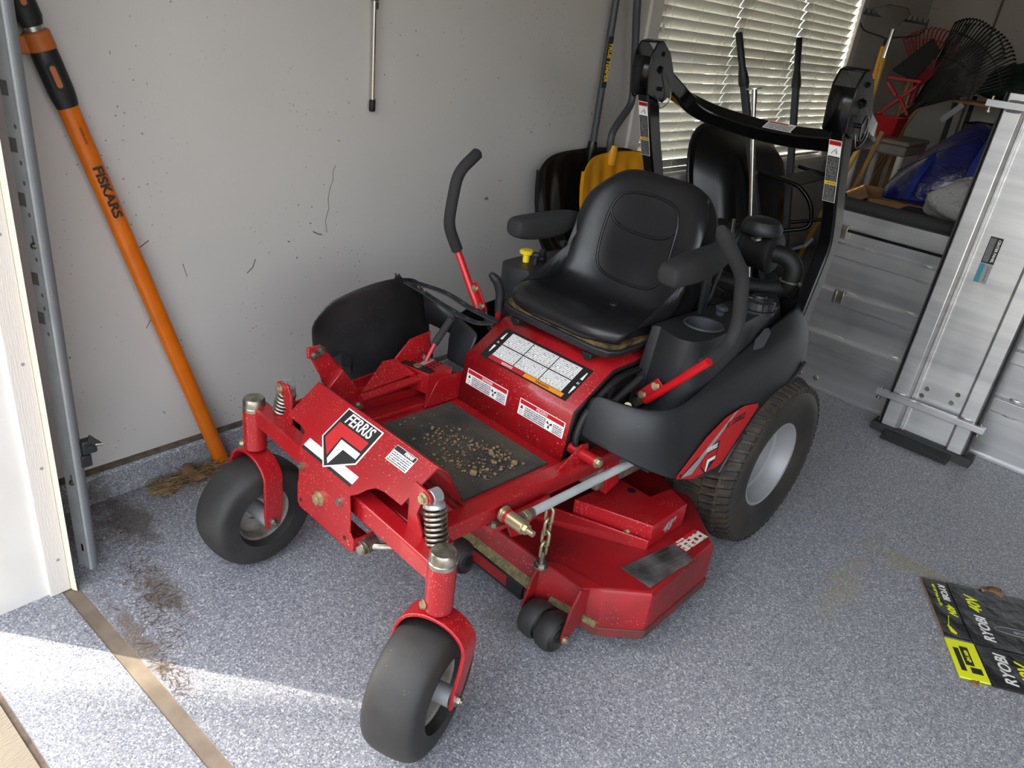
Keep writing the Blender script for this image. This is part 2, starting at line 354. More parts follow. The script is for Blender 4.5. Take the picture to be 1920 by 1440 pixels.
WXL = -2.003
m = MB()
m.box(-2.16, WXL, .3, 3.34, .0, 2.6); m.box(-2.16, WXL, 5.955, 7.8, .0, 2.6); m.box(-2.16, WXL, 3.34, 5.955, .0, .735); m.box(-2.16, WXL, 3.34, 5.955, 1.98, 2.6)
wl_ = struct('wall_left', m, WALLM, smooth=0); tag(wl_, 'scuffed off-white garage wall beside the mower', 'wall')
random.seed(3)
SCUFF = mat('scuff_mark', srgb(110, 100, 92), .8)
def scuff(pts, w=.0018):
    mm = MB(); mm.rtube([(WXL + .0004, y, z) for y, z in pts], w, .0006, up=(1, 0, 0)); obj('scuff_mark', mm, SCUFF, wl_, smooth=0)
scuff([(1.545, .905), (1.535, .885), (1.537, .86), (1.525, .835), (1.518, .80), (1.521, .77), (1.508, .73), (1.515, .69)])
scuff([(.885, .70), (.905, .725), (.93, .74)], .003); scuff([(.90, .49), (.925, .53)], .002); scuff([(1.02, .66), (1.03, .62)]); scuff([(1.22, .60), (1.24, .615), (1.25, .64)], .003)
scuff([(1.46, .70), (1.48, .69), (1.495, .685)], .004)
m = MB(); m.ball((WXL + .004, 2.28, .735), .012, 8, (.4, 1, .5)); obj('cobweb_tuft', m, LEAF, wl_)
m = MB(); m.box(-2.16, 4.3, 7.65, 7.8, 0, 2.6); wb = struct('wall_back', m, WALLM, smooth=0); tag(wb, 'dim off-white back wall behind the stored tools', 'wall')
m = MB(); m.box(-1.50, -1.485, 7.635, 7.652, 0, 2.6); m.box(-.95, -.93, 7.635, 7.652, 0, 2.6); obj('panel_seam', m, mat('seam_grey', srgb(120, 114, 106), .8), wb, smooth=0)  # darker grey strips along the panel seams
m = MB(); m.box(4.2, 4.35, .3, 7.8, 0, 2.6); tag(struct('wall_right', m, WALLR, smooth=0), 'bare far side garage wall', 'wall')
m = MB(); m.box(-2.16, -1.69, .325, .455, 0, 2.75); m.box(3.3, 4.35, .325, .455, 0, 2.75); m.box(-2.16, 4.35, .325, .455, 2.14, 2.75)
tag(struct('wall_front', m, TRIMW, smooth=0), 'white front wall around the open garage door', 'wall')
m = MB(); m.box(-2.16, 4.35, .325, 7.8, 2.6, 2.75); tag(struct('ceiling', m, CEIL, smooth=0), 'plain garage ceiling', 'ceiling')
# concrete curb under the left wall, its top falling a little towards the back
m = MB(); m.loft([[V((-2.16, .46, 0)), V((-1.972, .46, 0)), V((-1.972, .46, .093)), V((-1.98, .46, .099)), V((-2.16, .46, .103))], [V((-2.16, 7.65, 0)), V((-1.972, 7.65, 0)), V((-1.972, 7.65, .045)), V((-1.98, 7.65, .05)), V((-2.16, 7.65, .055))]])
tag(struct('baseboard_left', m, FLOOR, bevel=.006), 'speckled coated concrete curb along the left wall', 'curb')
m = MB(); m.loft([[V((-2.003, .47, .101)), V((-1.978, .47, .0985)), V((-1.978, .47, .100)), V((-2.003, .47, .104))], [V((-2.003, 3.3, .082)), V((-1.978, 3.3, .079)), V((-1.978, 3.3, .081)), V((-2.003, 3.3, .085))]])
obj('curb_dust', m, mat('curb_grime', srgb(112, 100, 88), .95, var=(30, srgb(74, 62, 52))), bpy.data.objects['baseboard_left'], smooth=0)
# jamb boards
m = MB(); m.box(-1.69, -1.682, .30, .462, .0, 2.14); tag(struct('trim_1', m, TRIMW, smooth=0), 'smooth white board lining the garage door opening', 'trim')
m = MB(); m.box(-1.70, -1.669, .457, .503, .0, 2.14); tag(struct('trim_2', m, GRAIN, bevel=.002), 'white wood grain door stop on the garage jamb', 'trim')
nails = bpy.data.objects['trim_2']
for z in (.10, .36, .62, .9): mm = MB(); mm.cyl((-1.669, .486, z), (-1.6685, .486, z), .004, n=10); obj('nail_head', mm, GRYPR, nails)
m = MB(); m.loft([[V((-1.672, .503, z)), V((-1.662, .505, z)), V((-1.655 + d, .511, z)), V((-1.672, .509, z))] for z, d in ((.0, .004), (.05, .0), (2.14, 0))]); tag(struct('trim_3', m, CREAM, bevel=.001), 'cream flexible weather seal on the garage jamb', 'trim')
m = MB(); m.box(-1.99, -1.765, .455, .545, 0, 2.6); tag(struct('wall_front_return', m, mat('raw_framing', srgb(98, 82, 68), .9), smooth=0), 'dark framing behind the garage door jamb', 'wall')
# added out-of-view sun blocker, its slanted edge shaping the stripe on the floor
bo = V((-1.69, .325, 0)) - V((.835, .55, 0)) * 6; br = V((.55, -.835, 0))
m = MB(); m.prism([bo + br * a + V((0, 0, z)) for a, z in ((9, 0), (.9, 0), (.9, 4.05), (.36, 4.05), (-.34, 6.8), (-.34, 7.2), (9, 7.2))], V((-.835, -.55, 0)) * .5)
tag(struct('wall_sun_blocker', m, mat('sun_blocker_grey', srgb(150, 150, 148), .8), smooth=0), 'added grey wall out of view, shaped to block the sun', 'wall')

# ------------------------------------------------------------------ window with three blinds
GLASS = bpy.data.materials.new('window_glass'); GLASS.use_nodes = True
N, L = GLASS.node_tree.nodes, GLASS.node_tree.links; tr = N.new('ShaderNodeBsdfTransparent'); tr.inputs[0].default_value = (.93, .96, .95, 1); gl = N.new('ShaderNodeBsdfGlossy'); gl.inputs['Roughness'].default_value = .03; ms = N.new('ShaderNodeMixShader'); ms.inputs[0].default_value = .06
L.new(tr.outputs[0], ms.inputs[1]); L.new(gl.outputs[0], ms.inputs[2]); L.new(ms.outputs[0], N['Material Output'].inputs[0])
win = thing('window_1', 'wide window behind three white slatted blinds', 'window', (0, 0, 0)); win['kind'] = 'structure'
for nm, a in (('window_casing', [(3.245, 3.34, .70, 2.06), (5.955, 6.05, .70, 2.06), (3.245, 6.05, 1.98, 2.06)]),):
    for y0, y1, z0, z1 in a: m = MB(); m.box(-2.006, -1.988, y0, y1, z0, z1); obj(nm, m, TRIMW, win, bevel=.002)
m = MB(); m.box(-2.14, -1.955, 3.22, 6.07, .70, .737); obj('window_sill', m, TRIMW, win, bevel=.004)
m = MB(); m.box(-2.0, -1.985, 3.26, 6.03, .63, .70); obj('window_apron', m, TRIMW, win, bevel=.002)
for y0, y1 in ((3.34, 4.2), (4.2, 5.06), (5.06, 5.955)):
    m = MB()
    for a, b_, c_, d in ((y0, y1, .737, .78), (y0, y1, 1.94, 1.98), (y0, y0 + .04, .78, 1.94), (y1 - .04, y1, .78, 1.94), (y0, y1, 1.33, 1.37)): m.box(-2.14, -2.11, a, b_, c_, d)
    obj('sash', m, TRIMW, win, bevel=.002)
    m = MB(); m.box(-2.128, -2.124, y0 + .03, y1 - .03, .77, 1.95); obj('pane', m, GLASS, win, smooth=0)
SLAT = mat('white_blind_slat', srgb(190, 187, 178), .5, trans=.03)
SHEET = mat('white_cord', srgb(222, 216, 200), .7)
ang = math.radians(62)
for bi, (y0, y1, lab) in enumerate(((3.352, 4.192, 'white slatted blind nearest the snow shovels'), (4.204, 5.048, 'white slatted blind in the middle of the wide window'), (5.072, 5.94, 'white slatted blind next to the garden tools corner'))):
    bl = thing('window_blind', lab, 'blind', (-2.03, (y0 + y1) / 2, .745), 0, 'slatted blinds in the wide window'); w = (y1 - y0) / 2
    m = MB(); sec = []
    for k in range(5):
        t = (k / 4 - .5) * .052; cv = .0035 * (1 - (k / 2 - 1) ** 2)
        sec.append(V((t * math.cos(ang) - cv * math.sin(ang), 0, t * math.sin(ang) + cv * math.cos(ang))))
    lo = [q - V((-math.sin(ang), 0, math.cos(ang))) * .0022 for q in sec][::-1]
    m.loft([[q + V((0, s, 0)) for q in sec + lo] for s in (-w, w)]); me = None
    for k in range(25):
        z = .042 + k * .0475 + bi * .004
        if me is None: o = obj('slat', m, SLAT, bl, smooth=30); me = o.data
        else: o = bpy.data.objects.new('slat', me); C.objects.link(o); o.parent = bl
        o.location = (0, 0, z); o.rotation_euler = (random.uniform(-.002, .002), 0, 0)
    m = MB(); m.box(-.022, .022, -w, w, 0, .016); obj('bottom_rail', m, SLAT, bl, bevel=.003)
    m = MB(); m.box(-.028, .03, -w, w, 1.195, 1.232); obj('head_rail', m, SLAT, bl, bevel=.003)
    for y in (-w * .72, -w * .05, w * .68):
        m = MB()
        for dx in (-.016, .019): m.tube([(dx, y, .01), (dx, y, 1.2)], .0011, 6)
        for k in range(25):
            z = .042 + k * .0475 + bi * .004; m.tube([(-.016, y, z - .026), (.019, y, z + .018)], .0009, 5)
        obj('ladder_cord', m, SHEET, bl)
    m = MB(); m.tube([(.03, -w * .93, 1.2), (.032, -w * .92, .70 - bi * .03)], .0009, 5); m.lathe([(.003, 0), (.006, -.012), (.009, -.03), (.007, -.034), (0, -.034)], (.032, -w * .92, .70 - bi * .03), (0, 0, 1), 12); obj('pull_cord_tassel', m, SHEET, bl)

# ------------------------------------------------------------------ the mower (local frame: +x its left side, -y its front)
YAW = math.radians(-4.9)
mow = thing('riding_mower', 'red zero-turn riding mower with black seat and folded roll bar', 'mower', (-1.0662, 1.4966, 0), YAW)
def part(name, mb, mt, parent=None, **k): return obj(name, mb, mt, parent or mow, **k)
def mirx(pts): return [V((-p[0], p[1], p[2])) for p in pts]

# frame
frm = None
for s in (1, -1):
    m = MB(); m.box(min(s * .208, s * .255), max(s * .208, s * .255), -.56, .12, .388, .430); o = part('frame_rail', m, RED, bevel=.004)
    if s == 1: railN = o
    else: railF = o
m = MB(); m.box(-.30, .30, -.575, -.535, .398, .438); xm = part('cross_member', m, RED, bevel=.004)
m = MB()
for x0, x1 in ((-.36, -.02), (-.02, .36)): m.bar((x0, -.612, .440 - x0 * .03), (x1, -.612, .440 - x1 * .03), .042, .046)
beam = part('front_axle_beam', m, RED, bevel=.004)
for s in (1, -1):
    for x in (.252, .278): bolt(beam, (s * x, -.579, .452), (0, -1, .3), .005, STEEL, 'clamp_bolt')
    m = MB(); m.box(min(s * .240, s * .290), max(s * .240, s * .290), -.578, -.566, .436, .466); obj('clamp_plate', m, BLKMAT, beam, bevel=.001)
# pivot tubes, caps, casters
def caster(x, yaw, y0, tr_, lat=0):
    m = MB(); m.cyl((x, y0, .350), (x, y0, .462), .0285, n=28); t = part('pivot_tube', m, RED, bevel=.003)
    m = MB(); m.lathe([(.0285, 0), (.0285, .008), (.0268, .010), (.0268, .026), (.0235, .031), (0, .032)], (x, y0, .459), (0, 0, 1), 28); obj('dust_cap', m, STEEL, t, label='dented galvanised dust cap')
    bolt(t, (x - .012, y0 - .027, .365), (-.35, -1, 0), .008, BRASS)
    c, s = math.cos(yaw), math.sin(yaw)
    def T(px, py, pz):
        px += lat * max(0, min(1, (.30 - pz) / .15)); return V((x + px * c - py * s, y0 + px * s + py * c, pz))
    r = .149; hw = .060                                   # wheel carried ahead of the pivot
    path = []
    for k in range(17):
        a = math.pi * k / 16; path.append((math.cos(a) * .078, .262 + math.sin(a) ** .8 * .078))
    lowx = .080
    m = MB(); secs = []
    pts = [(lowx, .134, tr_), (lowx, .18, tr_ * .8), (lowx, .235, tr_ * .45)] + [(px, pz, 0) for px, pz in path] + [(-lowx, .235, tr_ * .45), (-lowx, .18, tr_ * .8), (-lowx, .134, tr_)]
    for i, (px, pz, py) in enumerate(pts):
        a, b = pts[max(i - 1, 0)], pts[min(i + 1, len(pts) - 1)]; d = V((b[0] - a[0], 0, b[1] - a[1])).normalized(); n_ = V((d.z, 0, -d.x)) * .004; h = .026 if abs(pz - .134) > .01 else .020
        secs.append([T(px + n_.x, py - h, pz + n_.z), T(px - n_.x, py - h, pz - n_.z), T(px - n_.x, py + h, pz - n_.z), T(px + n_.x, py + h, pz + n_.z)])
    m.loft(secs); fk = part('caster_fork', m, RED, bevel=.002, smooth=45)
    o = T(0, tr_, r); ax = T(1, tr_, r) - o
    prof = []
    for k in range(25):
        a = -math.pi / 2 * 1.12 + k / 24 * math.pi * 1.12
        prof.append((.088 + .061 * max(0, math.cos(a)) ** .30 if abs(a) < math.pi / 2 else .083, hw * (abs(math.sin(a)) ** .90) * (1 if a > 0 else -1)))
    prof = [(.076, -.042)] + prof + [(.076, .042)]
    m = MB(); m.lathe(prof, o, ax, 56, close=True); ty = part('caster_tire', m, RUB, smooth=60, label='smooth black caster tire')
    m = MB(); m.lathe([(.078, -.046), (.082, -.048), (.082, -.042), (.070, -.034), (.064, -.010), (.030, -.004), (.030, .004), (.064, .010), (.070, .034), (.082, .042), (.082, .048), (.078, .046)], o, ax, 40, close=True); rm = part('caster_rim', m, RIMD)
    m = MB(); m.cyl(o - ax * .074, o + ax * .074, .0215, n=20); obj('hub', m, RIMW, rm)
    m = MB(); m.cyl(o - ax * .092, o + ax * .098, .006, n=12); obj('axle', m, STEEL, rm)
    for q in (-1, 1): bolt(rm, o + ax * q * .0845, ax * q, .0105, STEEL, 'axle_nut')
caster(.359, math.radians(21), -.618, -.012, -.018); caster(-.362, math.radians(5), -.622, .006, -.02)

# coil springs and brackets
for s in (1, -1):
    top = V((s * .275, -.578, .548)); bot = V((s * .306, -.585, .438))
    d = (bot - top).normalized(); u, v, w = frame(d)
    m = MB(); pts = []
    for k in range(8 * 16 + 1): a = 2 * math.pi * k / 16; pts.append(top + d * (.022 + .085 * k / 128) + (u * math.cos(a) + v * math.sin(a)) * .0205)
    m.tube(pts, .0038, 8); sp = part('coil_spring', m, STEEL, smooth=60)
    m = MB(); m.cyl(top + d * .01, bot + d * .01, .009, n=12); obj('damper_rod', m, BLKMAT, sp)
    m = MB(); m.lathe([(.0, .008), (.014, .008), (.021, .014), (.022, .022), (.018, .024), (0, .024)], top, d, 20); m.cyl(top + V((0, -.012, 0)), top + V((0, .012, 0)), .0165, n=18); m.cyl(top, top + d * .012, .009, n=12); obj('spring_eye', m, mat('cast_aluminium', srgb(178, 180, 180), .4, .7) if s == 1 else bpy.data.materials['cast_aluminium'], sp, bevel=.0015)
    m = MB(); x = s * .245
    P = [(s * .277, .566), (s * .240, .570), (s * .225, .545), (s * .225, .435), (s * .272, .435), (s * .272, .465), (s * .252, .500), (s * .262, .53), (s * .290, .545), (s * .290, .558)]
    m.prism([(a, -.600, z) for a, z in P], (0, .006, 0)); bk = part('spring_bracket', m, RED, bevel=.001)
    bolt(bk, (s * .272, -.601, .550), (0, -1, 0), .0095, BRASS)
# front cover plate
def pz(y): return .479 + (y + .653) * .7177
near = [(.224, -.529), (.218, -.613), (.160, -.613), (.136, -.617), (.122, -.628), (.112, -.643), (.099, -.653)]
outl = near + [(-x, y) for x, y in near[::-1]]
m = MB(); m.prism([(x, y, pz(y)) for x, y in outl], (0, .0025, -.0035)); cov = part('front_cover', m, RED, bevel=.0008)
m = MB(); m.loft([[V((-.224, -.529, .568)), V((.224, -.529, .568))], [V((-.221, -.50, .545)), V((.221, -.50, .545))], [V((-.214, -.432, .424)), V((.214, -.432, .424))]], closed=False, caps=False); obj('rear_flap', m, RED, cov, solid=.003)
fr = [(-.099, .479), (.099, .479), (.104, .43), (.104, .385), (.118, .375), (.118, .345), (.108, .338), (-.098, .338), (-.106, .346), (-.106, .395), (-.101, .41)]
m = MB(); m.prism([(x, -.653, z) for x, z in fr], (0, .0035, 0)); m.prism([(.118, -.653, .345), (.118, -.653, .375), (.118, -.60, .375), (.118, -.60, .345)], (-.0035, 0, 0)); m.prism([(-.098, -.653, .338), (.11, -.653, .338), (.11, -.59, .338), (-.098, -.59, .338)], (0, 0, .003)); fp = obj('front_face', m, RED, cov, bevel=.001)
for p, r in (((-.012, .408), .013), ((.065, .443), .008), ((-.085, .452), .008)): bolt(fp, (p[0], -.653, p[1]), (0, -1, 0), r, STEEL if r < .01 else BRASS)
for p in ((-.092, .358), (.085, .362)):
    m = MB(); m.cyl((p[0], -.6535, p[1]), (p[0], -.653, p[1]), .005, n=12); obj('hole', m, BLKMAT, fp)
bolt(fp, (.128, -.632, .352), (.3, -1, 0), .013, STEEL, 'track_rod_end'); m = MB(); m.tube([(.128, -.62, .352), (.18, -.57, .36)], .008, 10); m.cyl((.122, -.64, .352), (.122, -.60, .352), .018, n=20); obj('track_rod', m, STEEL, fp)
# cover graphics
cp = Pl((0, -.653, .479), (1, 0, 0), (0, 1, .7177))
k_ = math.hypot(1, .7177)
def cy(y): return (y + .653) * k_
shield = [(-.075, .128), (.058, .128), (.058, .062), (.020, .028), (-.028, .028), (-.075, .062)]
def logo(pl, x, y, s, parent, tall=1.0, tilt=0.0):
    def q(a): return [(x + s * (px + tilt * py), y + s * tall * py) for px, py in a]
    sh = [(0, 0), (1, 0), (1.03, -1.05), (.53, -1.6), (0, -1.0)]
    big = [(-.03, .035), (1.03, .035), (1.065, -1.065), (.53, -1.65), (-.03, -1.015)]
    patch('logo_border', pl, q(big), WHITE, parent, .0003, .0004)
    patch('logo_shield', pl, q(sh), BLACK, parent, .0008, .0004)
    patch('logo_field', pl, q([(.06, -.42), (.94, -.42), (.94, -.72), (.36, -.72), (.40, -1.34), (.06, -.99)]), REDPR, parent, .0013, .0003)
    patch('logo_chevron', pl, q([(.40, -.78), (.97, -.78), (.98, -.97), (.60, -.97), (.56, -1.50), (.46, -1.40)]), WHITE, parent, .0013, .0003)
    text('logo_word', 'FERRIS', pl, x + s * (.5 + tilt * -.21), y + s * tall * -.215, s * .30, WHITE, parent, .0016, bold=s * .0045, shear=.12, width=.86)
patch('logo_bar', cp, rect(-.106, .084, .020, .040), WHITE, cov, .0001, .0003)
patch('logo_bar_shadow', cp, rect(-.106, .084, .013, .020), BLACK, cov, .0001, .0003)
logo(cp, -.080, .143, .125, cov, .65)
patch('serial_plate_back', cp, rect(.101, .170, .104, .143), WHITE, cov, .0002, .0003); uvpatch('serial_plate', cp, .104, .167, .106, .130, PRW2, cov, .0008)
patch('serial_header', cp, rect(.102, .169, .131, .142), BLACK, cov, .0006, .0003)
text('serial_word', 'FERRIS', cp, .148, .1365, .010, WHITE, cov, .0014, shear=.1, bold=.0003)

# floor pan and mat
m = MB(); m.box(-.208, .208, -.45, -.095, .408, .417); pan = part('floor_pan', m, RED, bevel=.002)
m = MB(); y0, y1 = -.43, -.132; n = 46; rows = []
m.box(-.187, .187, y0, y1, .4172, .4195)
for k in range(n):
    a = y0 + .003 + (y1 - y0 - .006) * k / n; w = (y1 - y0) / n
    m.prism([(-.186, a, .4193), (-.186, a + w * .55, .4193), (-.186, a + w * .40, .4235), (-.186, a + w * .15, .4235)], (.372, 0, 0))
matp = obj('ribbed_mat', m, mat('ribbed_mat_rubber', srgb(52, 50, 47), .7, var=(8, srgb(80, 72, 60))), pan, smooth=0, label='ribbed black rubber foot mat')
# step panel with bend under the seat
prof = [(-.098, .418), (-.082, .545), (-.078, .553), (.046, .631), (.056, .635), (.40, .650)]
m = MB(); m.grid([[V((x, y, z)) for y, z in prof] for x in (-.197, .197)]); step = part('seat_riser', m, RED, solid=.004, smooth=30)
for s in (-1, 1):
    m = MB(); m.grid([[V((s * .195, y, z)) for y, z in ((-.096, .42), (-.08, .55), (.05, .632), (.40, .648))], [V((s * .195, y, z)) for y, z in ((-.06, .42), (-.05, .54), (.06, .615), (.40, .63))]])
    obj('riser_side', m, BLKMAT, step, solid=.003)
sp_ = Pl((0, -.078, .553), (-1, 0, 0), (0, -.124, -.078), .0025)       # reads from the seat
SL = .146
patch('operator_label_border', sp_, rect(-.158, .158, -SL + .022, -.012), BLACK, step)
cells = [(-.146, -.062), (-.058, .050), (.054, .128)]
for i, (a, b_) in enumerate(((-.128, -.050), (-.047, .043), (.046, .126))):
    uvpatch('operator_text', sp_, a, b_, -.070, -.038 + .008, PRW, step, .0013)
    uvpatch('operator_text', sp_, a, b_, -.117, -.073, PRW, step, .0013)
patch('danger_band', sp_, rect(-.000, .128, -.028, -.016), REDPR, step, .0012); patch('warning_band', sp_, rect(-.140, -.003, -.028, -.016), ORPR, step, .0012)
text('danger_word', 'DANGER', sp_, .06, -.022, .010, WHITE, step, .0022); text('warning_word', 'WARNING', sp_, -.07, -.022, .010, BLACK, step, .0022)
for x, s in ((.143, 1), (-.149, 1)):
    patch('speed_wedge', sp_, [(x - .001, -.035), (x + .001, -.035), (x + .004, -.06), (x - .004, -.06)], WHITE, step, .0012); patch('speed_wedge', sp_, [(x - .001, -.11), (x + .001, -.11), (x + .004, -.085), (x - .004, -.085)], WHITE, step, .0012)
    text('neutral_mark', 'N', sp_, x, -.0725, .010, WHITE, step, .0014)
fpn = Pl((0, -.0985, .418), (1, 0, 0), (0, .016, .127), .0025)
for x0, wd_ in ((-.176, 'DANGER'), (.028, 'PELIGRO')):
    patch('danger_sticker', fpn, rect(x0, x0 + .158, .058, .102), WHITE, step)
    patch('sticker_band', fpn, rect(x0 + .003, x0 + .155, .089, .100), REDPR, step, .0009); text('sticker_word', wd_, fpn, x0 + .08, .0945, .010, WHITE, step, .002)
    uvpatch('sticker_text', fpn, x0 + .022, x0 + .096, .061, .087, PRW2, step, .0014); uvpatch('sticker_text', fpn, x0 + .122, x0 + .154, .061, .085, PRW2, step, .0014)
    m = MB()
    for q in range(3): a = 2.1 * q + .4; m.prism([fpn.p(x0 + .109 + r_ * math.cos(a + t_), .074 + r_ * math.sin(a + t_), .0012) for r_, t_ in ((.002, -.6), (.010, -.3), (.011, .3), (.003, .6))], fpn.n * .0003)
    obj('blade_symbol', m, BLACK, step, smooth=0)
    patch('person_symbol', fpn, [(x0 + .006, .077), (x0 + .016, .077), (x0 + .011, .086)], BLACK, step, .0012); m = MB(); m.lathe([(.004, 0), (.005, 0), (.005, .0003), (.004, .0003)], fpn.p(x0 + .011, .067, .0012), fpn.n, 16, close=True); obj('prohibit_symbol', m, REDPR, step, smooth=0)
# hinge tubes at the foot of the panel
for s in (1, -1):
    m = MB(); m.cyl((s * .198, -.07, .452), (s * .285, -.07, .452), .015, n=20); hg = part('hinge_tube', m, REDC, bevel=.002)
    bolt(hg, (s * .285, -.07, .452), (s, 0, 0), .011, BRASS)
    m = MB(); m.prism([(s * .232, -.16, .428), (s * .232, -.04, .428), (s * .232, -.05, .474), (s * .232, -.075, .478)], (s * .005, 0, 0)); obj('gusset', m, RED, hg, bevel=.001)
# wiring loom beside the panel
m = MB(); m.tube(catmull([(.21, .16, .62), (.212, .06, .615), (.212, -.02, .57), (.212, -.06, .53), (.213, -.075, .48), (.22, -.06, .45)], 6), .009, 10); part('wiring_loom', m, mat('ribbed_loom', srgb(18, 18, 18), .5, bump=(500, .6, .002)))

# seat
def seat_pts():
    cp_ = [(.045, .676, .17, 0), (.018, .694, .195, 0), (.010, .716, .203, 0), (.030, .741, .207, .0), (.09, .742, .21, .008), (.17, .724, .212, .022), (.245, .712, .212, .038), (.295, .728, .212, .048),
           (.322, .795, .213, .050), (.335, .88, .215, .046), (.350, .96, .212, .036), (.366, 1.015, .196, .022), (.382, 1.048, .170, .008), (.403, 1.060, .150, 0), (.424, 1.046, .160, 0), (.432, .96, .2, 0), (.420, .86, .205, 0), (.398, .75, .205, 0), (.36, .692, .2, 0), (.2, .672, .19, 0)]
    return cp_
def seat_surface(u, q):
    y, z, w, b = q; return None
SP = seat_pts(); nS = len(SP)
def seat_sec(u):
    r = []
    for i, (y, z, w, b) in enumerate(SP):
        y0, z0 = SP[i - 1][:2]; y1, z1 = SP[(i + 1) % nS][:2]; d = V((y1 - y0, z1 - z0)).normalized(); nx, nz = -d.y, d.x
        k = max(0, (abs(u) - .45) / .55); k = k * k * (3 - 2 * k); k2 = max(0, (abs(u) - .86) / .14)
        off = b * k - (.022 * k2 if 2 <= i <= 12 else 0)
        kf = max(0, (abs(u) - .45) / .55) ** 2.2 * (.05 if i in (1, 2, 3) else .035 if i in (0, 4) else 0)
        kt = max(0, (abs(u) - .4) / .6) ** 2.5 * (.03 if 11 <= i <= 14 else 0)
        r.append(V((u * w, y + nx * off + kf, z + nz * off - kt)))
    return r
m = MB(); m.loft([seat_sec(u) for u in (-1, -.93, -.8, -.62, -.4, -.15, .15, .4, .62, .8, .93, 1)]); seat = part('seat_cushion', m, VINYL, sub=2, smooth=180, label='one piece black vinyl bucket seat')
from mathutils.bvhtree import BVHTree
bpy.context.view_layer.update()
SEATBVH = BVHTree.FromObject(seat, bpy.context.evaluated_depsgraph_get())
def on_seat(u, i, lift=.0):
    a = int(i); t = i - a; p = seat_sec(u); q = p[a % nS].lerp(p[(a + 1) % nS], t)
    loc, nn, _, _ = SEATBVH.find_nearest(q); return loc + nn * lift
def hug(pts, lift=.0): return [(lambda h: h[0] + h[1] * lift)(SEATBVH.find_nearest(q)) for q in pts]
loop = [(-.50, 7.9), (-.55, 8.4), (-.55, 9.2), (-.52, 9.95), (-.40, 10.6), (0, 10.8), (.40, 10.6), (.52, 9.95), (.55, 9.2), (.55, 8.4), (.50, 7.9), (.35, 7.6), (0, 7.5), (-.35, 7.6)]
m = MB(); m.tube(hug(catmull([on_seat(u, i) for u, i in loop], 6, True)), .0042, 8, ring=True); obj('piping', m, VINYL, seat, smooth=60)
m = MB(); m.tube(hug(catmull([on_seat(u, i) for u, i in ((-.53, 9.75), (-.42, 9.40), (-.2, 9.25), (.2, 9.25), (.42, 9.40), (.53, 9.75))], 8)), .0042, 8); obj('piping', m, VINYL, seat, smooth=60)
m = MB(); m.lathe([(0, .003), (.005, .003), (.010, .004), (.011, 0)], on_seat(.12, 6, 0), (0, -.1, 1), 20); obj('drain_button', m, BLKPL, seat)
# seat pan under the cushion with split foam showing
po = [(-.205, .06), (-.19, .032), (-.15, .02), (.15, .02), (.19, .032), (.205, .06), (.20, .33), (.17, .37), (-.17, .37), (-.20, .33)]
m = MB(); m.loft([[V((x * .94, .03 + (y - .03) * .97 + .004, .662)) for x, y in po], [V((x, y, .684)) for x, y in po]]); spn = part('seat_pan', m, BLKPL, bevel=.004)
m = MB(); m.loft([[V((x * .93, y * .98 + .012, .682)) for x, y in po], [V((x * .95, y * .98 + .008, .696)) for x, y in po]]); obj('exposed_foam', m, mat('torn_foam', srgb(120, 96, 52), .9, var=(30, srgb(20, 18, 15))), spn, smooth=30, label='torn tan foam edge under the cushion')
m = MB()
for s in (-1, 1): m.bar((s * .13, .02, .655), (s * .13, .34, .655), .03, .014); m.cyl((s * .13, .05, .648), (s * .13, .02, .648), .008, n=10)
obj('seat_slide', m, BLKMAT, spn, bevel=.002)
m = MB(); m.tube(fillet([(.20, .34, .69), (.214, .41, .74), (.214, .452, .93), (.206, .455, .985)], .03), .006, 10); obj('seat_back_frame', m, BLKMET, spn)
# armrests
def armrest(s, tilt, y0, z0):
    m = MB(); R_ = Matrix.Translation((s * .262, y0, z0)) @ Matrix.Rotation(tilt, 4, 'X'); secs = []
    for y, w, zt, zb in ((0, .024, -.006, -.040), (.006, .030, .004, -.048), (.04, .033, .012, -.056), (.12, .033, .018, -.058), (.2, .031, .022, -.050), (.255, .028, .022, -.022), (.27, .020, .018, -.004)):
        secs.append([R_ @ V(p) for p in ((-w, y, zb * .75), (-w * .7, y, zb), (w * .7, y, zb), (w, y, zb * .75), (w, y, zt * .6 - .004), (w * .72, y, zt), (-w * .72, y, zt), (-w, y, zt * .6 - .004))])
    m.loft(secs); a = part('armrest', m, FOAM, sub=1, smooth=60)
    m = MB(); q = R_ @ V((0, .25, 0)); m.bar((s * .225, q.y, q.z - .008), (s * .225, q.y + .03, .72), .012, .03, (0, 1, 0)); m.cyl((s * .225, q.y, q.z), (s * .27, q.y, q.z), .012, n=14); obj('armrest_bracket', m, BLKPL, a, bevel=.002)
armrest(-1, math.radians(-3), .108, .890); armrest(1, math.radians(3), .095, .915)

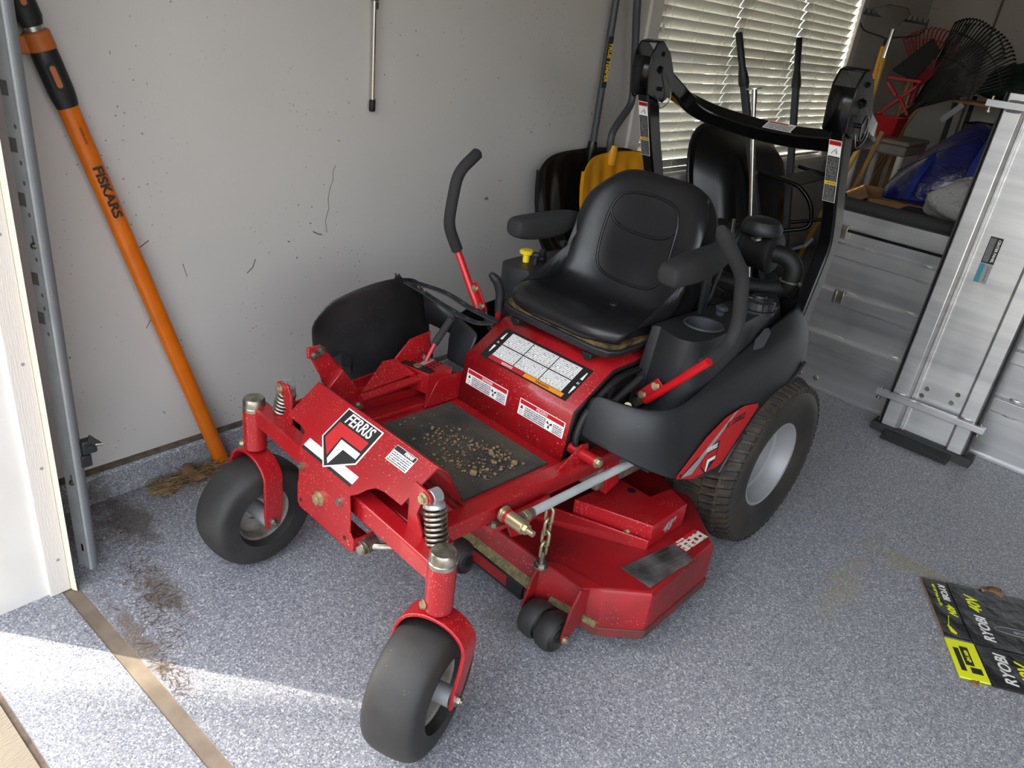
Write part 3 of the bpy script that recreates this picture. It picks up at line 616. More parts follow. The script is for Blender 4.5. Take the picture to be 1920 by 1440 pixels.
# side bodies: fender skin, tank / console
ST = [((.204, -.028, .600), (.204, -.044, .572), (.203, -.056, .535), (.202, -.062, .497)),
      ((.290, -.016, .600), (.294, -.036, .570), (.298, -.052, .53), (.300, -.060, .492)),
      ((.345, .012, .600), (.354, -.008, .568), (.361, -.012, .52), (.364, .000, .459)),
      ((.374, .066, .600), (.386, .050, .566), (.395, .05, .51), (.397, .062, .427)),
      ((.374, .125, .602), (.390, .118, .566), (.400, .12, .50), (.402, .115, .404)),
      ((.364, .205, .614), (.388, .207, .590), (.400, .21, .50), (.404, .200, .376)),
      ((.352, .300, .643), (.386, .300, .618), (.402, .29, .52), (.405, .290, .356)),
      ((.346, .400, .668), (.386, .385, .640), (.403, .36, .53), (.405, .336, .342)),
      ((.342, .500, .694), (.386, .470, .662), (.403, .43, .545), (.405, .395, .415)),
      ((.340, .590, .716), (.386, .550, .680), (.403, .52, .565), (.405, .500, .470)),
      ((.336, .670, .733), (.384, .640, .692), (.402, .62, .60), (.405, .610, .528)),
      ((.322, .745, .733), (.376, .735, .690), (.395, .725, .63), (.400, .715, .585)),
      ((.280, .820, .722), (.330, .825, .680), (.348, .835, .635), (.355, .840, .600)),
      ((.205, .850, .712), (.210, .870, .675), (.212, .885, .64), (.214, .890, .605))]
bodies = {}
for s in (1, -1):
    m = MB(); rows = []
    for st in ST: rows.append([V((s * x, y, z)) for x, y, z in st] + [V((s * (st[3][0] + .004), st[3][1], st[3][2] - .004))])
    m.grid(rows); sk = part('side_fender', m, BLKPL, sub=1, solid=.006, smooth=60, label='black plastic side fender' if s == 1 else None); bodies[s] = sk
    m = MB(); m.tube(catmull([V((s * (st[3][0] + .004), st[3][1], st[3][2])) for st in ST[7:12]], 5), .006, 8); obj('fender_lip', m, BLKPL, sk)
    bt = [(.203, .175), (.225, .155), (.30, .145), (.350, .17), (.368, .225), (.366, .32), (.356, .47), (.345, .62), (.318, .76), (.203, .80)]
    tp = [(.212, .200), (.235, .168), (.295, .145), (.335, .158), (.352, .215), (.348, .32), (.334, .47), (.318, .60), (.285, .70), (.212, .74)]
    zt = [.742] * 5 + [.745, .75, .745, .735, .735]
    secs = []
    for k, (f, zz) in enumerate(((0, .50), (.35, .60), (.8, .70), (.96, .735))):
        secs.append([V((s * (a[0] + (b_[0] - a[0]) * f), a[1] + (b_[1] - a[1]) * f, zz if k < 3 else z_ - .006)) for a, b_, z_ in zip(bt, tp, zt)])
    outer = [V((s * x, y, z_)) for (x, y), z_ in zip(tp, zt)]; cen = V((s * .285, .285, .742))
    inset = [c_.lerp(p_, .96) for p_, c_ in zip(outer, [V((s * .27, .42, .743))] * 10)]
    secs.append(outer if s < 0 else outer)
    m = MB(); m.loft([catmull(q, 4, True) for q in secs], caps=False)
    if s == 1:
        hole = [cen + V((math.cos(a) * .046, math.sin(a) * .050, .0)) for a in [2 * math.pi * k / 24 for k in range(24)]]
        m.holed(catmull(outer, 4, True), [hole])
    else: m.holed(catmull(outer, 4, True), [])
    tk = part('fuel_tank_cover' if s == 1 else 'control_console', m, BLKPL, smooth=50)
    if s == 1:
        m = MB(); m.lathe([(.053, .002), (.050, .006), (.0465, .004), (.044, -.06), (.040, -.066), (0, -.066), (0, -.070), (.046, -.068), (.0475, .0)], cen, (0, 0, 1), 32, close=True); obj('cup_holder', m, GRYPL, tk, smooth=50)
        m = MB(); fc = V((.300, .528, .745)); m.lathe([(.050, 0), (.050, .010), (.043, .012), (.043, .016), (.040, .030), (.034, .036), (.020, .040), (.018, .046), (0, .046)], fc, (0, 0, 1), 36)
        for k in range(10):
            a = 2 * math.pi * k / 10; m.box(.036, .047, -.006, .006, .013, .033, Matrix.Translation(fc) @ Matrix.Rotation(a, 4, 'Z'))
        obj('fuel_cap', m, BLKPL, tk, smooth=30); text('cap_word', 'FUEL ONLY', Pl(fc, (1, 0, 0), (0, 1, 0)), 0, -.026, .010, GRYPR, tk, .0385)
        m = MB(); m.prism([(.352, .50, .716), (.366, .49, .708), (.372, .455, .676), (.362, .44, .668), (.352, .46, .690)], (.006, .01, .002)); obj('tether_tab', m, GRYPL, tk)
        m = MB(); m.lathe([(.012, 0), (.012, .012), (.018, .020), (.010, .026), (0, .026)], (.262, .40, .744), (.2, -.1, 1), 14); obj('valve', m, GRYPL, tk)
    else:
        z = .743
        m = MB(); m.lathe([(.010, 0), (.010, .022), (.021, .026), (.022, .032), (.017, .037), (0, .038)], (-.305, .225, z), (0, 0, 1), 22); obj('blade_knob', m, YKNOB, tk, label='yellow blade engagement knob')
        m = MB(); m.lathe([(.007, 0), (.007, .022), (.012, .024), (.015, .030), (.012, .036), (0, .037)], (-.272, .232, z), (0, 0, 1), 18); obj('choke_knob', m, BLKPL, tk)
        m = MB(); m.lathe([(.014, 0), (.014, .008), (.010, .012), (0, .012)], (-.297, .288, z), (0, 0, 1), 18); m.box(-.306, -.288, .280, .296, z + .010, z + .032); obj('ignition_key', m, BLKPL, tk, bevel=.002)
        m = MB(); m.cyl((-.262, .325, z), (-.268, .345, z + .05), .0022, n=8); m.box(-.278, -.258, .336, .356, z + .046, z + .060); obj('throttle_lever', m, BLKPL, tk, bevel=.002)
        m = MB(); m.box(-.272, -.250, .30, .36, z, z + .0012); obj('throttle_slot', m, GRYPR, tk, smooth=0)
        m = MB(); m.prism([(-.205, .36, .73), (-.205, .46, .73), (-.205, .45, .80), (-.205, .375, .80)], (-.07, 0, -.012)); obj('console_pod', m, BLKPL, tk, bevel=.008)
# decal on the near fender
dp = Pl((.4075, 0, 0), (0, 1, 0), (0, 0, 1)); fen = bodies[1]
dec = [(.112, .402), (.108, .412), (.160, .452), (.214, .492), (.291, .526), (.382, .536), (.470, .520), (.475, .514), (.318, .352), (.300, .350), (.2, .372)]
patch('side_decal', dp, dec, REDPR, fen, 0, .001); patch('decal_stripe', dp, [(.128, .400), (.180, .392), (.352, .532), (.338, .5305), (.20, .435)], GRYPR, fen, .0012, .0004); patch('decal_stripe_edge', dp, [(.122, .402), (.128, .400), (.20, .435), (.196, .44)], BLACK, fen, .0012, .0004)
logo(dp, .222, .458, .072, fen, .80, .05); text('model_word', 'IS 1500Z', dp, .352, .500, .026, BLACK, fen, .0016, bold=.0004, shear=.15, rot=.06)
for q in ((.122, .409), (.468, .516), (.300, .362)): m = MB(); m.cyl(dp.p(*q, .001), dp.p(*q, .003), .004, n=10); obj('rivet', m, BLKMAT, fen)
m = MB(); m.box(-.20, .20, .06, .84, .27, .61); part('engine_bay', m, DARK, bevel=.01)
for s in (1, -1):
    m = MB(); m.box(min(s * .2, s * .37), max(s * .2, s * .37), .03, .34, .43, .47); m.box(min(s * .2, s * .35), max(s * .2, s * .35), .30, .36, .43, .6); w_ = part('control_well', m, DARK)

m = MB(); m.cyl((.238, .12, .615), (.228, .03, .560), .010, n=12); m.cyl((.228, .03, .560), (.224, .0, .545), .005, n=10); dp2 = part('lever_damper', m, BLKMAT)
for p in ((.224, .0, .545), (.255, .06, .555), (.236, .04, .548)): bolt(dp2, p, (.3, -.8, .4), .008, BRASS)
# steering levers
def lever(s, P, b0):
    P = [V(p) for p in P]; path = fillet(P, .035, 6)
    m = MB(); rr = [.0165] * len(path); rr[0] = .010; path2 = [path[0]] + [path[0].lerp(path[1], .12)] + path[1:]; rr = [.010, .0165] + [.0165] * (len(path) - 1)
    m.tube(path2, rr, 16); o = part('steering_lever', m, FOAM, smooth=60, label='steering lever with black foam grip')
    m = MB(); m.cyl(P[-1] + (P[-1] - V(b0)).normalized() * .02, b0, .0105, n=16); obj('lever_tube', m, mat('red_lever', srgb(196, 20, 28), .35, coat=.3) if s == 1 else bpy.data.materials['red_lever'], o)
    d = (P[-1] - V(b0)).normalized(); b0 = V(b0)
    m = MB(); c = b0 + d * .04; m.bar(b0 - d * .005 + V((-s * .020, .004, 0)), b0 + d * .085 + V((-s * .020, .004, 0)), .034, .005, (1, 0, 0) if False else (0, 1, .2)); pl_ = obj('lever_plate', m, REDC, o, bevel=.001)
    for t in (.012, .066): bolt(pl_, b0 + d * t + V((-s * .022, .0, .003)), (-s * .0, -1, .3), .0085, BRASS)
    m = MB(); m.bar(b0 + d * .05 + V((-s * .012, .008, -.004)), b0 - d * .09 + V((-s * .03, .01, -.01)), .024, .006, (0, 1, .2)); obj('lever_arm', m, STEEL, o, bevel=.001)
lever(1, [(.406, .035, 1.051), (.408, .180, .930), (.408, .222, .806), (.406, .208, .747), (.402, .112, .718)], (.262, .128, .556))
lever(-1, [(-.404, .086, 1.048), (-.408, .018, .994), (-.410, .004, .893), (-.412, .004, .841), (-.408, .040, .772)], (-.318, .060, .618))
m = MB(); m.tube(fillet([(-.235, .015, .756), (-.225, .035, .735), (-.222, .048, .70), (-.222, .050, .645)], .012), [.008] + [.013] * 12 + [.0125], 14); bkl = part('parking_brake_lever', m, BLKPL, smooth=60)
m = MB(); m.bar((-.222, .05, .65), (-.222, .045, .56), .016, .008); obj('brake_arm', m, REDC, bkl)

# rear wheels
for s in (1, -1):
    o = V((s * .335, .63, .274)); ax = V((s, 0, 0))
    prof = [(.128, -.090), (.150, -.104), (.20, -.116), (.238, -.112), (.254, -.098), (.262, -.07), (.2655, -.03), (.2665, 0), (.2655, .03), (.262, .07), (.254, .098), (.238, .112), (.20, .116), (.150, .104), (.128, .090), (.124, 0)]
    m = MB(); m.lathe(prof, o, ax, 72, close=True)
    ty = part('drive_tire', m, mat('drive_sidewall', srgb(36, 35, 34), .6, var=(10, srgb(54, 48, 40))) if s == 1 else RUBS, smooth=50, label='treaded black drive tire with dried soil')
    m = MB(); m.lathe([(.2525, -.101), (.2625, -.07), (.2672, -.03), (.2682, 0), (.2672, .03), (.2625, .07), (.2525, .101), (.21, .098), (.21, -.098)], o, ax, 72, close=True); obj('tread_base', m, RUBS, ty, smooth=50)
    m = MB()
    for ci, (hx, w, off) in enumerate(((-.092, .034, 0), (-.046, .040, .5), (0, .040, 0), (.046, .040, .5), (.092, .034, 0))):
        for k in range(58):
            a = 2 * math.pi * (k + off) / 58; r0, r1 = (.2565, .2745) if abs(hx) < .08 else (.246, .267)
            dv = V((0, math.cos(a), math.sin(a))); tv = V((0, -math.sin(a), math.cos(a))); hw_ = .0092
            lean = .006 * (1 if hx > 0 else -1) * (abs(hx) > .03)
            bs = [(hx - w / 2, -hw_ + lean), (hx + w / 2, -hw_ - lean), (hx + w / 2, hw_ - lean), (hx - w / 2, hw_ + lean)]
            dr = [(.006 if abs(x_) > .1 else 0) for x_, t_ in bs]
            m.loft([[o + ax * x_ + dv * (r0 - d_) + tv * t_ for (x_, t_), d_ in zip(bs, dr)], [o + ax * (x_ * .985) + dv * (r1 - d_ * 1.6) + tv * t_ * .86 for (x_, t_), d_ in zip(bs, dr)]])
    obj('tread_lugs', m, RUBD, ty, smooth=0, kind='stuff')
    m = MB(); m.lathe([(.126, .078), (.138, .086), (.141, .094), (.136, .099), (.130, .096), (.124, .078), (.119, .070), (.115, .046), (.107, .040), (.104, .004), (.099, -.018), (0, -.020), (0, -.03), (.105, -.028), (.12, .03)], o, ax, 56, close=True); rm = part('drive_rim', m, RIMW, smooth=40)
    m = MB(); m.cyl(o - ax * .022, o - ax * .005, .04, .034, n=24); obj('hub', m, RIMW, rm)

# folded roll bar
def roll_post(s):
    P = fillet([(s * .318, .775, .58), (s * .318, .80, .72), (s * .318, .845, .90), (s * .318, .815, .985), (s * .318, .765, 1.08), (s * .318, .695, 1.25)], .05, 5)
    m = MB(); m.rtube(P, .042, .056, (0, -1, .3)); p = part('roll_bar_post', m, BLKMET, bevel=.006, smooth=40)
    m = MB(); m.prism([(s * .290, .60 + .17, .60), (s * .290, .90, .60), (s * .290, .855, .86)], (s * .006, 0, 0)); obj('post_gusset', m, BLKMET, p)
    d0 = V((s * .318, .765, 1.08)); d1 = V((s * .318, .695, 1.25)); up = (d1 - d0).normalized(); n = V((0, -up.z, up.y)); pl = Pl(d0 + n * .0285, (1, 0, 0), up)
    lab = rect(-.0175, .0175, -.035, .145)
    patch('warning_strip', pl, lab, WHITE, p); patch('strip_body', pl, rect(-.0162, .0162, -.0335, .1), BLACK, p, .0012, .0003); uvpatch('strip_text', pl, -.014, .014, -.031, .098, PRB, p, .002)
    patch('strip_red', pl, rect(-.0162, .0162, .131, .1435), REDPR, p, .0012, .0004); patch('strip_yellow', pl, rect(-.0162, .0162, .018, .028), YELPR, p, .0022, .0004)
    text('strip_word', 'WARNING', pl, .002, .1372, .0065, BLACK, p, .002); text('strip_word', 'CAUTION', pl, .002, .023, .0065, BLACK, p, .003)
    m = MB(); m.tube([pl.p(-.008, .108, .0015), pl.p(0, .118, .0015), pl.p(.008, .108, .0015), pl.p(.004, .123, .0015)], .0009, 5); obj('strip_symbol', m, BLACK, p)
    # hinge bracket
    Q = [(.652, 1.228), (.640, 1.30), (.642, 1.342), (.662, 1.374), (.690, 1.380), (.735, 1.350), (.785, 1.275), (.785, 1.235), (.74, 1.205)]
    m = MB(); m.prism([(s * .318 - .034, y, z) for y, z in Q], (.006, 0, 0)); m2 = obj('hinge_plate', m, BLKMET, p, bevel=.0015)
    m = MB(); m.prism([(s * .318 + .028, y, z) for y, z in Q], (.006, 0, 0)); obj('hinge_plate', m, BLKMET, p, bevel=.0015)
    for yz in (((.654, 1.225), (.642, 1.295), (.643, 1.335)), ((.664, 1.374), (.690, 1.380))):
        m = MB(); m.loft([[V((s * .318 + a, y, z)) for a in (-.030, .030)] for y, z in yz], closed=False, caps=False); obj('hinge_face', m, BLKMET, p, solid=.004)
    bolt(p, (s * .318 + .034, .70, 1.30), (1, 0, 0), .010, BLKMET, 'hinge_bolt'); bolt(p, (s * .318 + .034, .70, 1.345), (1, 0, 0), .006, BLKMET, 'hinge_bolt')
    m = MB(); m.cyl((s * .318 - .045, .715, 1.245), (s * .318 + .045, .715, 1.245), .006, n=10); c = V((s * .318 - .05 if s < 0 else s * .318 + .045, .715, 1.245)); m.tube([c + V((-.008 if s < 0 else .006, math.sin(a) * .016 - .004, math.cos(a) * .03 - .004)) for a in [2 * math.pi * k / 20 for k in range(20)]], .0026, 6, ring=True); obj('lock_pin', m, BLKMET, p)
    m = MB(); m.tube(catmull([(s * .318 + .038, .70, 1.30), (s * .318 + .045, .735, 1.27), (s * .318 + .046, .76, 1.22), (s * .318 + .044, .72, 1.19), (s * .318 + .04, .70, 1.225)], 5), .0016, 6); obj('lanyard', m, STEEL, p)
roll_post(1); roll_post(-1)
hp = fillet([(-.316, .70, 1.305), (-.316, .965, 1.185), (0, .992, 1.152), (.316, .965, 1.185), (.316, .70, 1.305)], .13, 10)
m = MB(); m.rtube(hp, .05, .052, [V((0, -.55, 1))] * len(hp)); hoop = part('roll_bar_hoop', m, BLKMET, bevel=.007, smooth=40)
hpl = Pl((.01, .9735, 1.1822), (1, 0, 0), (0, .876, .48))
patch('hoop_sticker', hpl, rect(-.05, .05, -.021, .021), WHITE, hoop, .0003); uvpatch('sticker_text', hpl, -.045, .04, -.018, .010, PRW2, hoop, .0016); patch('sticker_band', hpl, rect(-.045, .02, .012, .017), REDPR, hoop, .001)

# engine and air cleaner
m = MB(); m.box(-.17, .17, .52, .96, .52, .70); eng = part('engine_block', m, DARK, bevel=.03, seg=3)
m = MB(); m.lathe([(.0, .03), (.05, .03), (.06, .02), (.13, .02), (.14, .0), (.14, -.06)], (.08, .60, .70), (0, 0, 1), 36)
for r in (.07, .082, .094, .106, .118, .128): m.lathe([(r, .024), (r + .003, .027), (r + .006, .024), (r + .003, .021)], (.08, .60, .70), (0, 0, 1), 36, close=True)
obj('fan_screen', m, BLKMAT, eng, smooth=40)
m = MB(); prof = [(0, -.10), (.05, -.10), (.058, -.09), (.058, -.075), (.054, -.07)]
for k in range(7): prof += [(.054, -.06 + k * .012), (.0565, -.056 + k * .012)]
prof += [(.056, .03), (.060, .035), (.060, .09), (.064, .095), (.064, .112), (.056, .118), (0, .118)]
m.lathe(prof, (.075, .785, .845), (1, .05, 0), 36); ac = part('air_cleaner', m, BLKMAT, smooth=40)
m = MB(); m.lathe([(.026, -.05), (.024, 0), (.030, .004), (.058, .006), (.062, .012), (.061, .028), (.052, .044), (.030, .052), (0, .054)], (.140, .765, .892), (0, 0, 1), 32); obj('precleaner_cap', m, BLKPL, ac, smooth=40)
m = MB(); m.cyl((.14, .765, .872), (.14, .765, .884), .0285, n=28); obj('hose_clamp', m, STEEL, ac)
m = MB(); m.tube(catmull([(.185, .79, .845), (.225, .80, .842), (.250, .81, .815), (.250, .815, .775), (.235, .82, .745), (.16, .80, .725), (.05, .76, .72)], 6), .028, 18); obj('intake_elbow', m, BLKMAT, ac, smooth=60)
m = MB(); m.tube([V((.250, .815, .772)) + V((math.cos(a) * .030, math.sin(a) * .030, 0)) for a in [2 * math.pi * k / 24 for k in range(24)]], .004, 6, ring=True); m.box(.275, .30, .81, .82, .766, .778); obj('hose_clamp', m, STEEL, ac)
m = MB(); m.cyl((.255, .83, .88), (.265, .85, .905), .006, n=8); m.cyl((.20, .83, .85), (.258, .835, .885), .005, n=8); obj('wing_latch', m, GRYPL, ac)
m = MB(); m.tube(catmull([(-.18, .93, .55), (-.20, 1.02, .60), (0, 1.04, .62), (.2, 1.02, .60), (.2, .93, .55)], 6), .014, 10); part('rear_guard', m, BLKMET)
m = MB(); m.tube(catmull([(-.1, .52, .71), (.0, .55, .76), (.06, .62, .74), (.12, .66, .72), (.18, .7, .70)], 6), .008, 8); m.tube(catmull([(.16, .9, .70), (.22, .86, .72), (.2, .78, .70)], 6), .007, 8); part('engine_hose', m, BLKMAT)

# mower deck
DK = [(-.60, -.20), (.262, -.205), (.30, -.178), (.434, -.152), (.514, -.066), (.498, .238), (.345, .37), (.20, .44), (-.35, .44), (-.60, .30)]
m = MB(); m.loft([[V((x * 1.0, y, .062)) for x, y in DK], [V((x, y, .190)) for x, y in DK], [V((x * .985, y * .98, .2)) for x, y in DK]]); dk = part('cutting_deck', m, REDD, bevel=.004)
m = MB(); pts = [(x * 1.004, y - .001) for x, y in DK]; m.loft([[V((x, y, .056)) for x, y in pts], [V((x * 1.004, y * 1.004, .084)) for x, y in pts]]); obj('deck_skirt', m, mat('worn_dark_skirt', srgb(70, 52, 44), .7, var=(10, srgb(128, 26, 28))), dk, bevel=.002)
# grip pad and warning strip on the deck top
dpl = Pl((0, 0, .2), (1, 0, 0), (0, 1, 0), .0006)
m = MB()
for k in range(13):
    t = k / 13; a, b_ = V((.410 + .082 * t, -.05 + .0 * t, .2006)), V((.432 + .072 * t, .135 - .02 * (k % 3 == 0) - .05 * max(0, t - .7), .2006)); m.bar(a, b_, .0052, .003)
m.prism([(.405, -.055, .2003), (.496, -.055, .2003), (.500, .125, .2003), (.430, .14, .2003)], (0, 0, .0008)); obj('grip_pad', m, mat('grip_rubber', srgb(48, 47, 46), .6, var=(12, srgb(110, 108, 104))), dk, smooth=0, label='worn ridged grey anti-slip pad')
uvpatch('deck_warning', dpl, .438, .470, .14, .245, microprint('worn_sticker', srgb(214, 206, 190), srgb(120, 40, 36), 5, .5), dk, .0012); patch('deck_warning_band', dpl, rect(.428, .438, .14, .245), REDPR, dk, .0006); text('deck_warning_word', 'DANGER', dpl, .433, .165, .008, WHITE, dk, .0018, rot=math.pi / 2)
# belt cover
bp_ = [(.196, -.010), (.398, .070), (.393, .236), (.32, .262), (.309, .178), (.206, .176)]
m = MB(); m.loft([[V((x, y, .2)) for x, y in bp_], [V((x, y, .268)) for x, y in bp_]]); m.prism([(.19, -.028, .2), (.402, .056, .2), (.402, .062, .2), (.19, -.022, .2)], (0, 0, .03)); bc = part('belt_cover', m, RED, bevel=.003)
d_ = V((.202, .080, 0)).normalized(); m = MB(); m.prism([V((.0, -.166, .200)), V((.402, .057, .200)), V((.402, .057, .225)), V((.0, -.103, .232)), ], V((-.02, .05, 0)) * .1); obj('belt_cover_flange', m, REDD, bc)
bpl = Pl((.398, .070, .2), (-.005, .166, 0), (0, 0, 1)); text('deck_size', '48"', bpl, .085, .032, .044, GRYPR, bc, .001, bold=.0008, shear=.2, width=.9)
m = MB(); m.cyl((.262, .155, .2682), (.262, .155, .2690), .012, n=18); obj('cover_hole', m, BLKMAT, bc); bolt(bc, (.34, .047, .222), (.37, -.93, 0), .008, BRASS)
# front of deck: clippings, roller bracket, rollers
CLIP = mat('packed_clippings', srgb(122, 112, 78), .95, var=(60, srgb(92, 84, 56)), bump=(160, .9, .006))
m = MB(); m.prism([(-.2, -.206, .118), (.258, -.212, .118), (.258, -.196, .150), (-.2, -.190, .150)], (0, -.006, -.01)); obj('grass_caking', m, CLIP, dk, bevel=.003)
m = MB(); m.prism([(.30, -.183, .085), (.43, -.156, .085), (.43, -.150, .10), (.30, -.176, .10)], (0, -.006, .0)); obj('grass_caking', m, CLIP, dk)
m = MB(); m.box(-.08, .235, -.218, -.208, .060, .105); obj('front_baffle', m, BLKMAT, dk, bevel=.002); m = MB(); m.box(-.03, .18, -.2195, -.2185, .070, .102); obj('baffle_paint', m, REDD, dk, smooth=0)
for x0, x1 in ((.262, .268), (.395, .401)):
    m = MB(); m.prism([(x0, -.165, .195), (x0, -.20, .198), (x0, -.225, .15), (x0, -.245, .075), (x0, -.237, .052), (x0, -.218, .058), (x0, -.175, .09)], (x1 - x0, 0, 0)); bk = part('roller_bracket', m, REDD, bevel=.001)
bolt(bk, (.401, -.232, .064), (1, 0, 0), .008, BRASS)
m = MB(); m.prism([(.268, -.198, .198), (.395, -.196, .198), (.43, -.152, .2), (.30, -.172, .2)], (0, 0, .004)); obj('bracket_gusset', m, REDD, bk)
def roller(c, r=.050, w=.050, ax=(1, 0, 0)):
    m = MB(); m.lathe([(.016, -w / 2), (.030, -w / 2), (.034, -w / 2 + .006), (r * .86, -w / 2 + .001), (r * .97, -w * .32), (r, 0), (r * .97, w * .32), (r * .86, w / 2 - .001), (.034, w / 2 - .006), (.030, w / 2), (.016, w / 2)], c, ax, 36, close=True); o = part('anti_scalp_roller', m, RUB, smooth=50)
    m = MB(); m.cyl(V(c) - V(ax) * (w / 2 + .004), V(c) + V(ax) * (w / 2 + .004), .016, n=16); obj('roller_hub', m, BLKMAT, o); return o
roller((.305, -.232, .062)); roller((.361, -.232, .062)); roller((.02, -.232, .070), .046, .06); 
# height chain and lift arm
m = MB(); m.prism([(.262, -.345, .372), (.262, -.335, .40), (.262, -.21, .40), (.262, -.195, .375), (.262, -.26, .35), (.262, -.30, .325), (.262, -.325, .33)], (.006, 0, 0)); la = part('lift_arm', m, RED, bevel=.001)
bolt(la, (.268, -.31, .345), (1, 0, 0), .010, REDC); m = MB(); m.box(.20, .275, -.40, -.345, .375, .387); obj('arm_plate', m, RED, la, bevel=.001); bolt(la, (.262, -.385, .387), (0, 0, 1), .010, STEEL)
bolt(la, (.268, -.213, .378), (1, 0, 0), .012, BRASS)
for i, (zc, ya) in enumerate(((.352, 0), (.318, 1), (.284, 0), (.250, 1))):
    m = MB(); c = V((.278, -.212, zc)); h = .012; pts = []
    for k in range(24):
        a = 2 * math.pi * k / 24; q = V((math.cos(a) * .0105, 0, math.sin(a) * .0105 + (h if math.sin(a) > 0 else -h)))
        if ya: q = V((0, q.x, q.z))
        pts.append(c + q)
    m.tube(pts, .0042, 8, ring=True); part('chain_link', m, BRASS, smooth=60)
m = MB(); m.cyl((.278, -.212, .198), (.278, -.212, .245), .0068, n=12); m.cyl((.278, -.212, .2), (.278, -.212, .212), .014, n=6); m.cyl((.278, -.212, .197), (.278, -.212, .202), .018, n=18); part('chain_anchor', m, STEEL)
# height adjustment rod
m = MB(); m.cyl((.305, -.345, .416), (.305, .18, .420), .0105, n=16); rod = part('adjustment_rod', m, GALV)
m = MB(); m.cyl((.305, -.355, .416), (.305, -.31, .416), .0115, n=14); obj('rod_thread', m, STEEL, rod)
m = MB(); m.cyl((.275, -.365, .415), (.335, -.365, .415), .016, n=20); m.cyl((.268, -.365, .415), (.275, -.365, .415), .019, n=18); obj('rod_trunnion', m, BRASS, rod, bevel=.001)
m = MB(); m.cyl((.281, -.365, .415), (.289, -.365, .415), .0165, n=20); obj('trunnion_band', m, REDC, rod)
m = MB(); m.cyl((.335, -.365, .415), (.345, -.365, .415), .012, n=6); m.cyl((.3449, -.365, .415), (.362, -.365, .415), .007, n=12); obj('rod_nut', m, BRASS, rod); m = MB(); m.cyl((.305, -.338, .416), (.305, -.326, .416), .014, n=6); obj('rod_nut', m, BRASS, rod)
m = MB(); m.tube(catmull([(.18, .0, .38), (.22, .06, .36), (.24, .12, .38), (.25, .2, .36)], 5), .02, 10); m.box(.10, .24, .02, .30, .30, .385); part('hydro_unit', m, mat('dusty_casting', srgb(112, 98, 84), .8, var=(25, srgb(70, 54, 44))), bevel=.01)
m = MB(); m.prism([(.225, .03, .40), (.225, .08, .40), (.225, .10, .31), (.225, .05, .29)], (.025, 0, 0)); part('deck_hanger', m, RED, bevel=.002)

# deck lift pedal assembly on the far side
m = MB(); outer = [(-.308, -.238), (-.200, -.212), (-.200, -.128), (-.308, -.148)]
m.loft([[V((x, y, .512)) for x, y in outer], [V((x, y, .520)) for x, y in outer]]); m.prism([(-.204, -.212, .42), (-.204, -.128, .42), (-.204, -.128, .518), (-.204, -.212, .518)], (.005, 0, 0)); m.prism([(-.308, -.238, .46), (-.204, -.212, .46), (-.204, -.212, .518), (-.308, -.238, .518)], (0, .004, 0)); m.prism([(-.308, -.238, .51), (-.308, -.12, .51), (-.308, -.12, .585), (-.308, -.19, .575), (-.308, -.238, .53)], (-.005, 0, 0)); lift = part('height_selector', m, RED, bevel=.001)
lpl = Pl((-.255, -.18, .520), (-.108, -.02, 0), (0, -1, 0), .0); lpl = Pl((-.255, -.18, .520), (.97, .24, 0), (-.1, 1, 0))
patch('selector_scale', lpl, [(-.052, -.040), (.048, -.040), (.048, -.016), (.012, -.010), (-.052, -.018)], BLACK, lift); patch('selector_scale_wear', lpl, rect(-.012, .004, -.012, .042), GRYPR, lift)
for a in range(5):
    for b_ in (-.034, -.024, .018, .030):
        if a > 0: m = MB(); c = lpl.p(b_, -.026 + a * .015, .0006); m.cyl(c, c + V((0, 0, .0004)), .0035, n=10); obj('selector_hole', m, BLKMAT, lift)
bolt(lift, (-.292, -.150, .520), (0, 0, 1), .008, STEEL); m = MB(); m.lathe([(.003, 0), (.012, 0), (.012, .002), (.003, .002)], lpl.p(-.005, -.022, .001), (0, 0, 1), 18, close=True); obj('selector_pin', m, BRASS, lift)
m = MB(); m.prism([(-.198, -.215, .42), (-.198, -.09, .42), (-.198, -.09, .498), (-.198, -.16, .498), (-.198, -.178, .49), (-.198, -.19, .47)], (-.006, 0, 0)); obj('selector_side', m, RED, lift, bevel=.001)
m = MB(); m.cyl((-.268, -.165, .52), (-.270, -.135, .568), .0065, n=12); ll = part('height_lever', m, REDC); m = MB(); m.tube([(-.270, -.137, .565), (-.270, -.085, .628), (-.270, -.082, .632)], [.0105, .0105, .006], 14); obj('lever_grip', m, FOAM, ll)
m = MB(); m.cyl((-.235, -.40, .482), (-.235, -.215, .494), .0125, n=16); pd = part('lift_pedal_bar', m, RED); m = MB(); m.prism([(-.238, -.395, .496), (-.238, -.24, .508), (-.300, -.24, .53), (-.296, -.29, .535)], (0, 0, .004)); obj('pedal_web', m, RED, pd, bevel=.001); m = MB(); m.cyl((-.28, -.235, .515), (-.23, -.235, .51), .008, n=12); obj('pedal_pin', m, REDC, pd)
m = MB(); m.prism([(-.262, y, z) for y, z in ((-.530, .622), (-.497, .640), (-.442, .569), (-.405, .505), (-.368, .462), (-.368, .437), (-.430, .437), (-.445, .475), (-.482, .527))], (-.006, 0, 0)); m.prism([(-.262, -.482, .527), (-.262, -.442, .569), (-.262, -.368, .462), (-.262, -.40, .437)], (.012, 0, 0)); fp_ = part('foot_pedal_arm', m, RED, bevel=.002)
for y, z in ((-.515, .618), (-.498, .628), (-.392, .455)): bolt(fp_, (-.262 if z > .5 else -.250, y, z), (1, 0, 0), .0085, STEEL)
m = MB(); m.box(-.272, -.262, -.532, -.495, .612, .640); obj('pedal_pad_clamp', m, RED, fp_, bevel=.002)
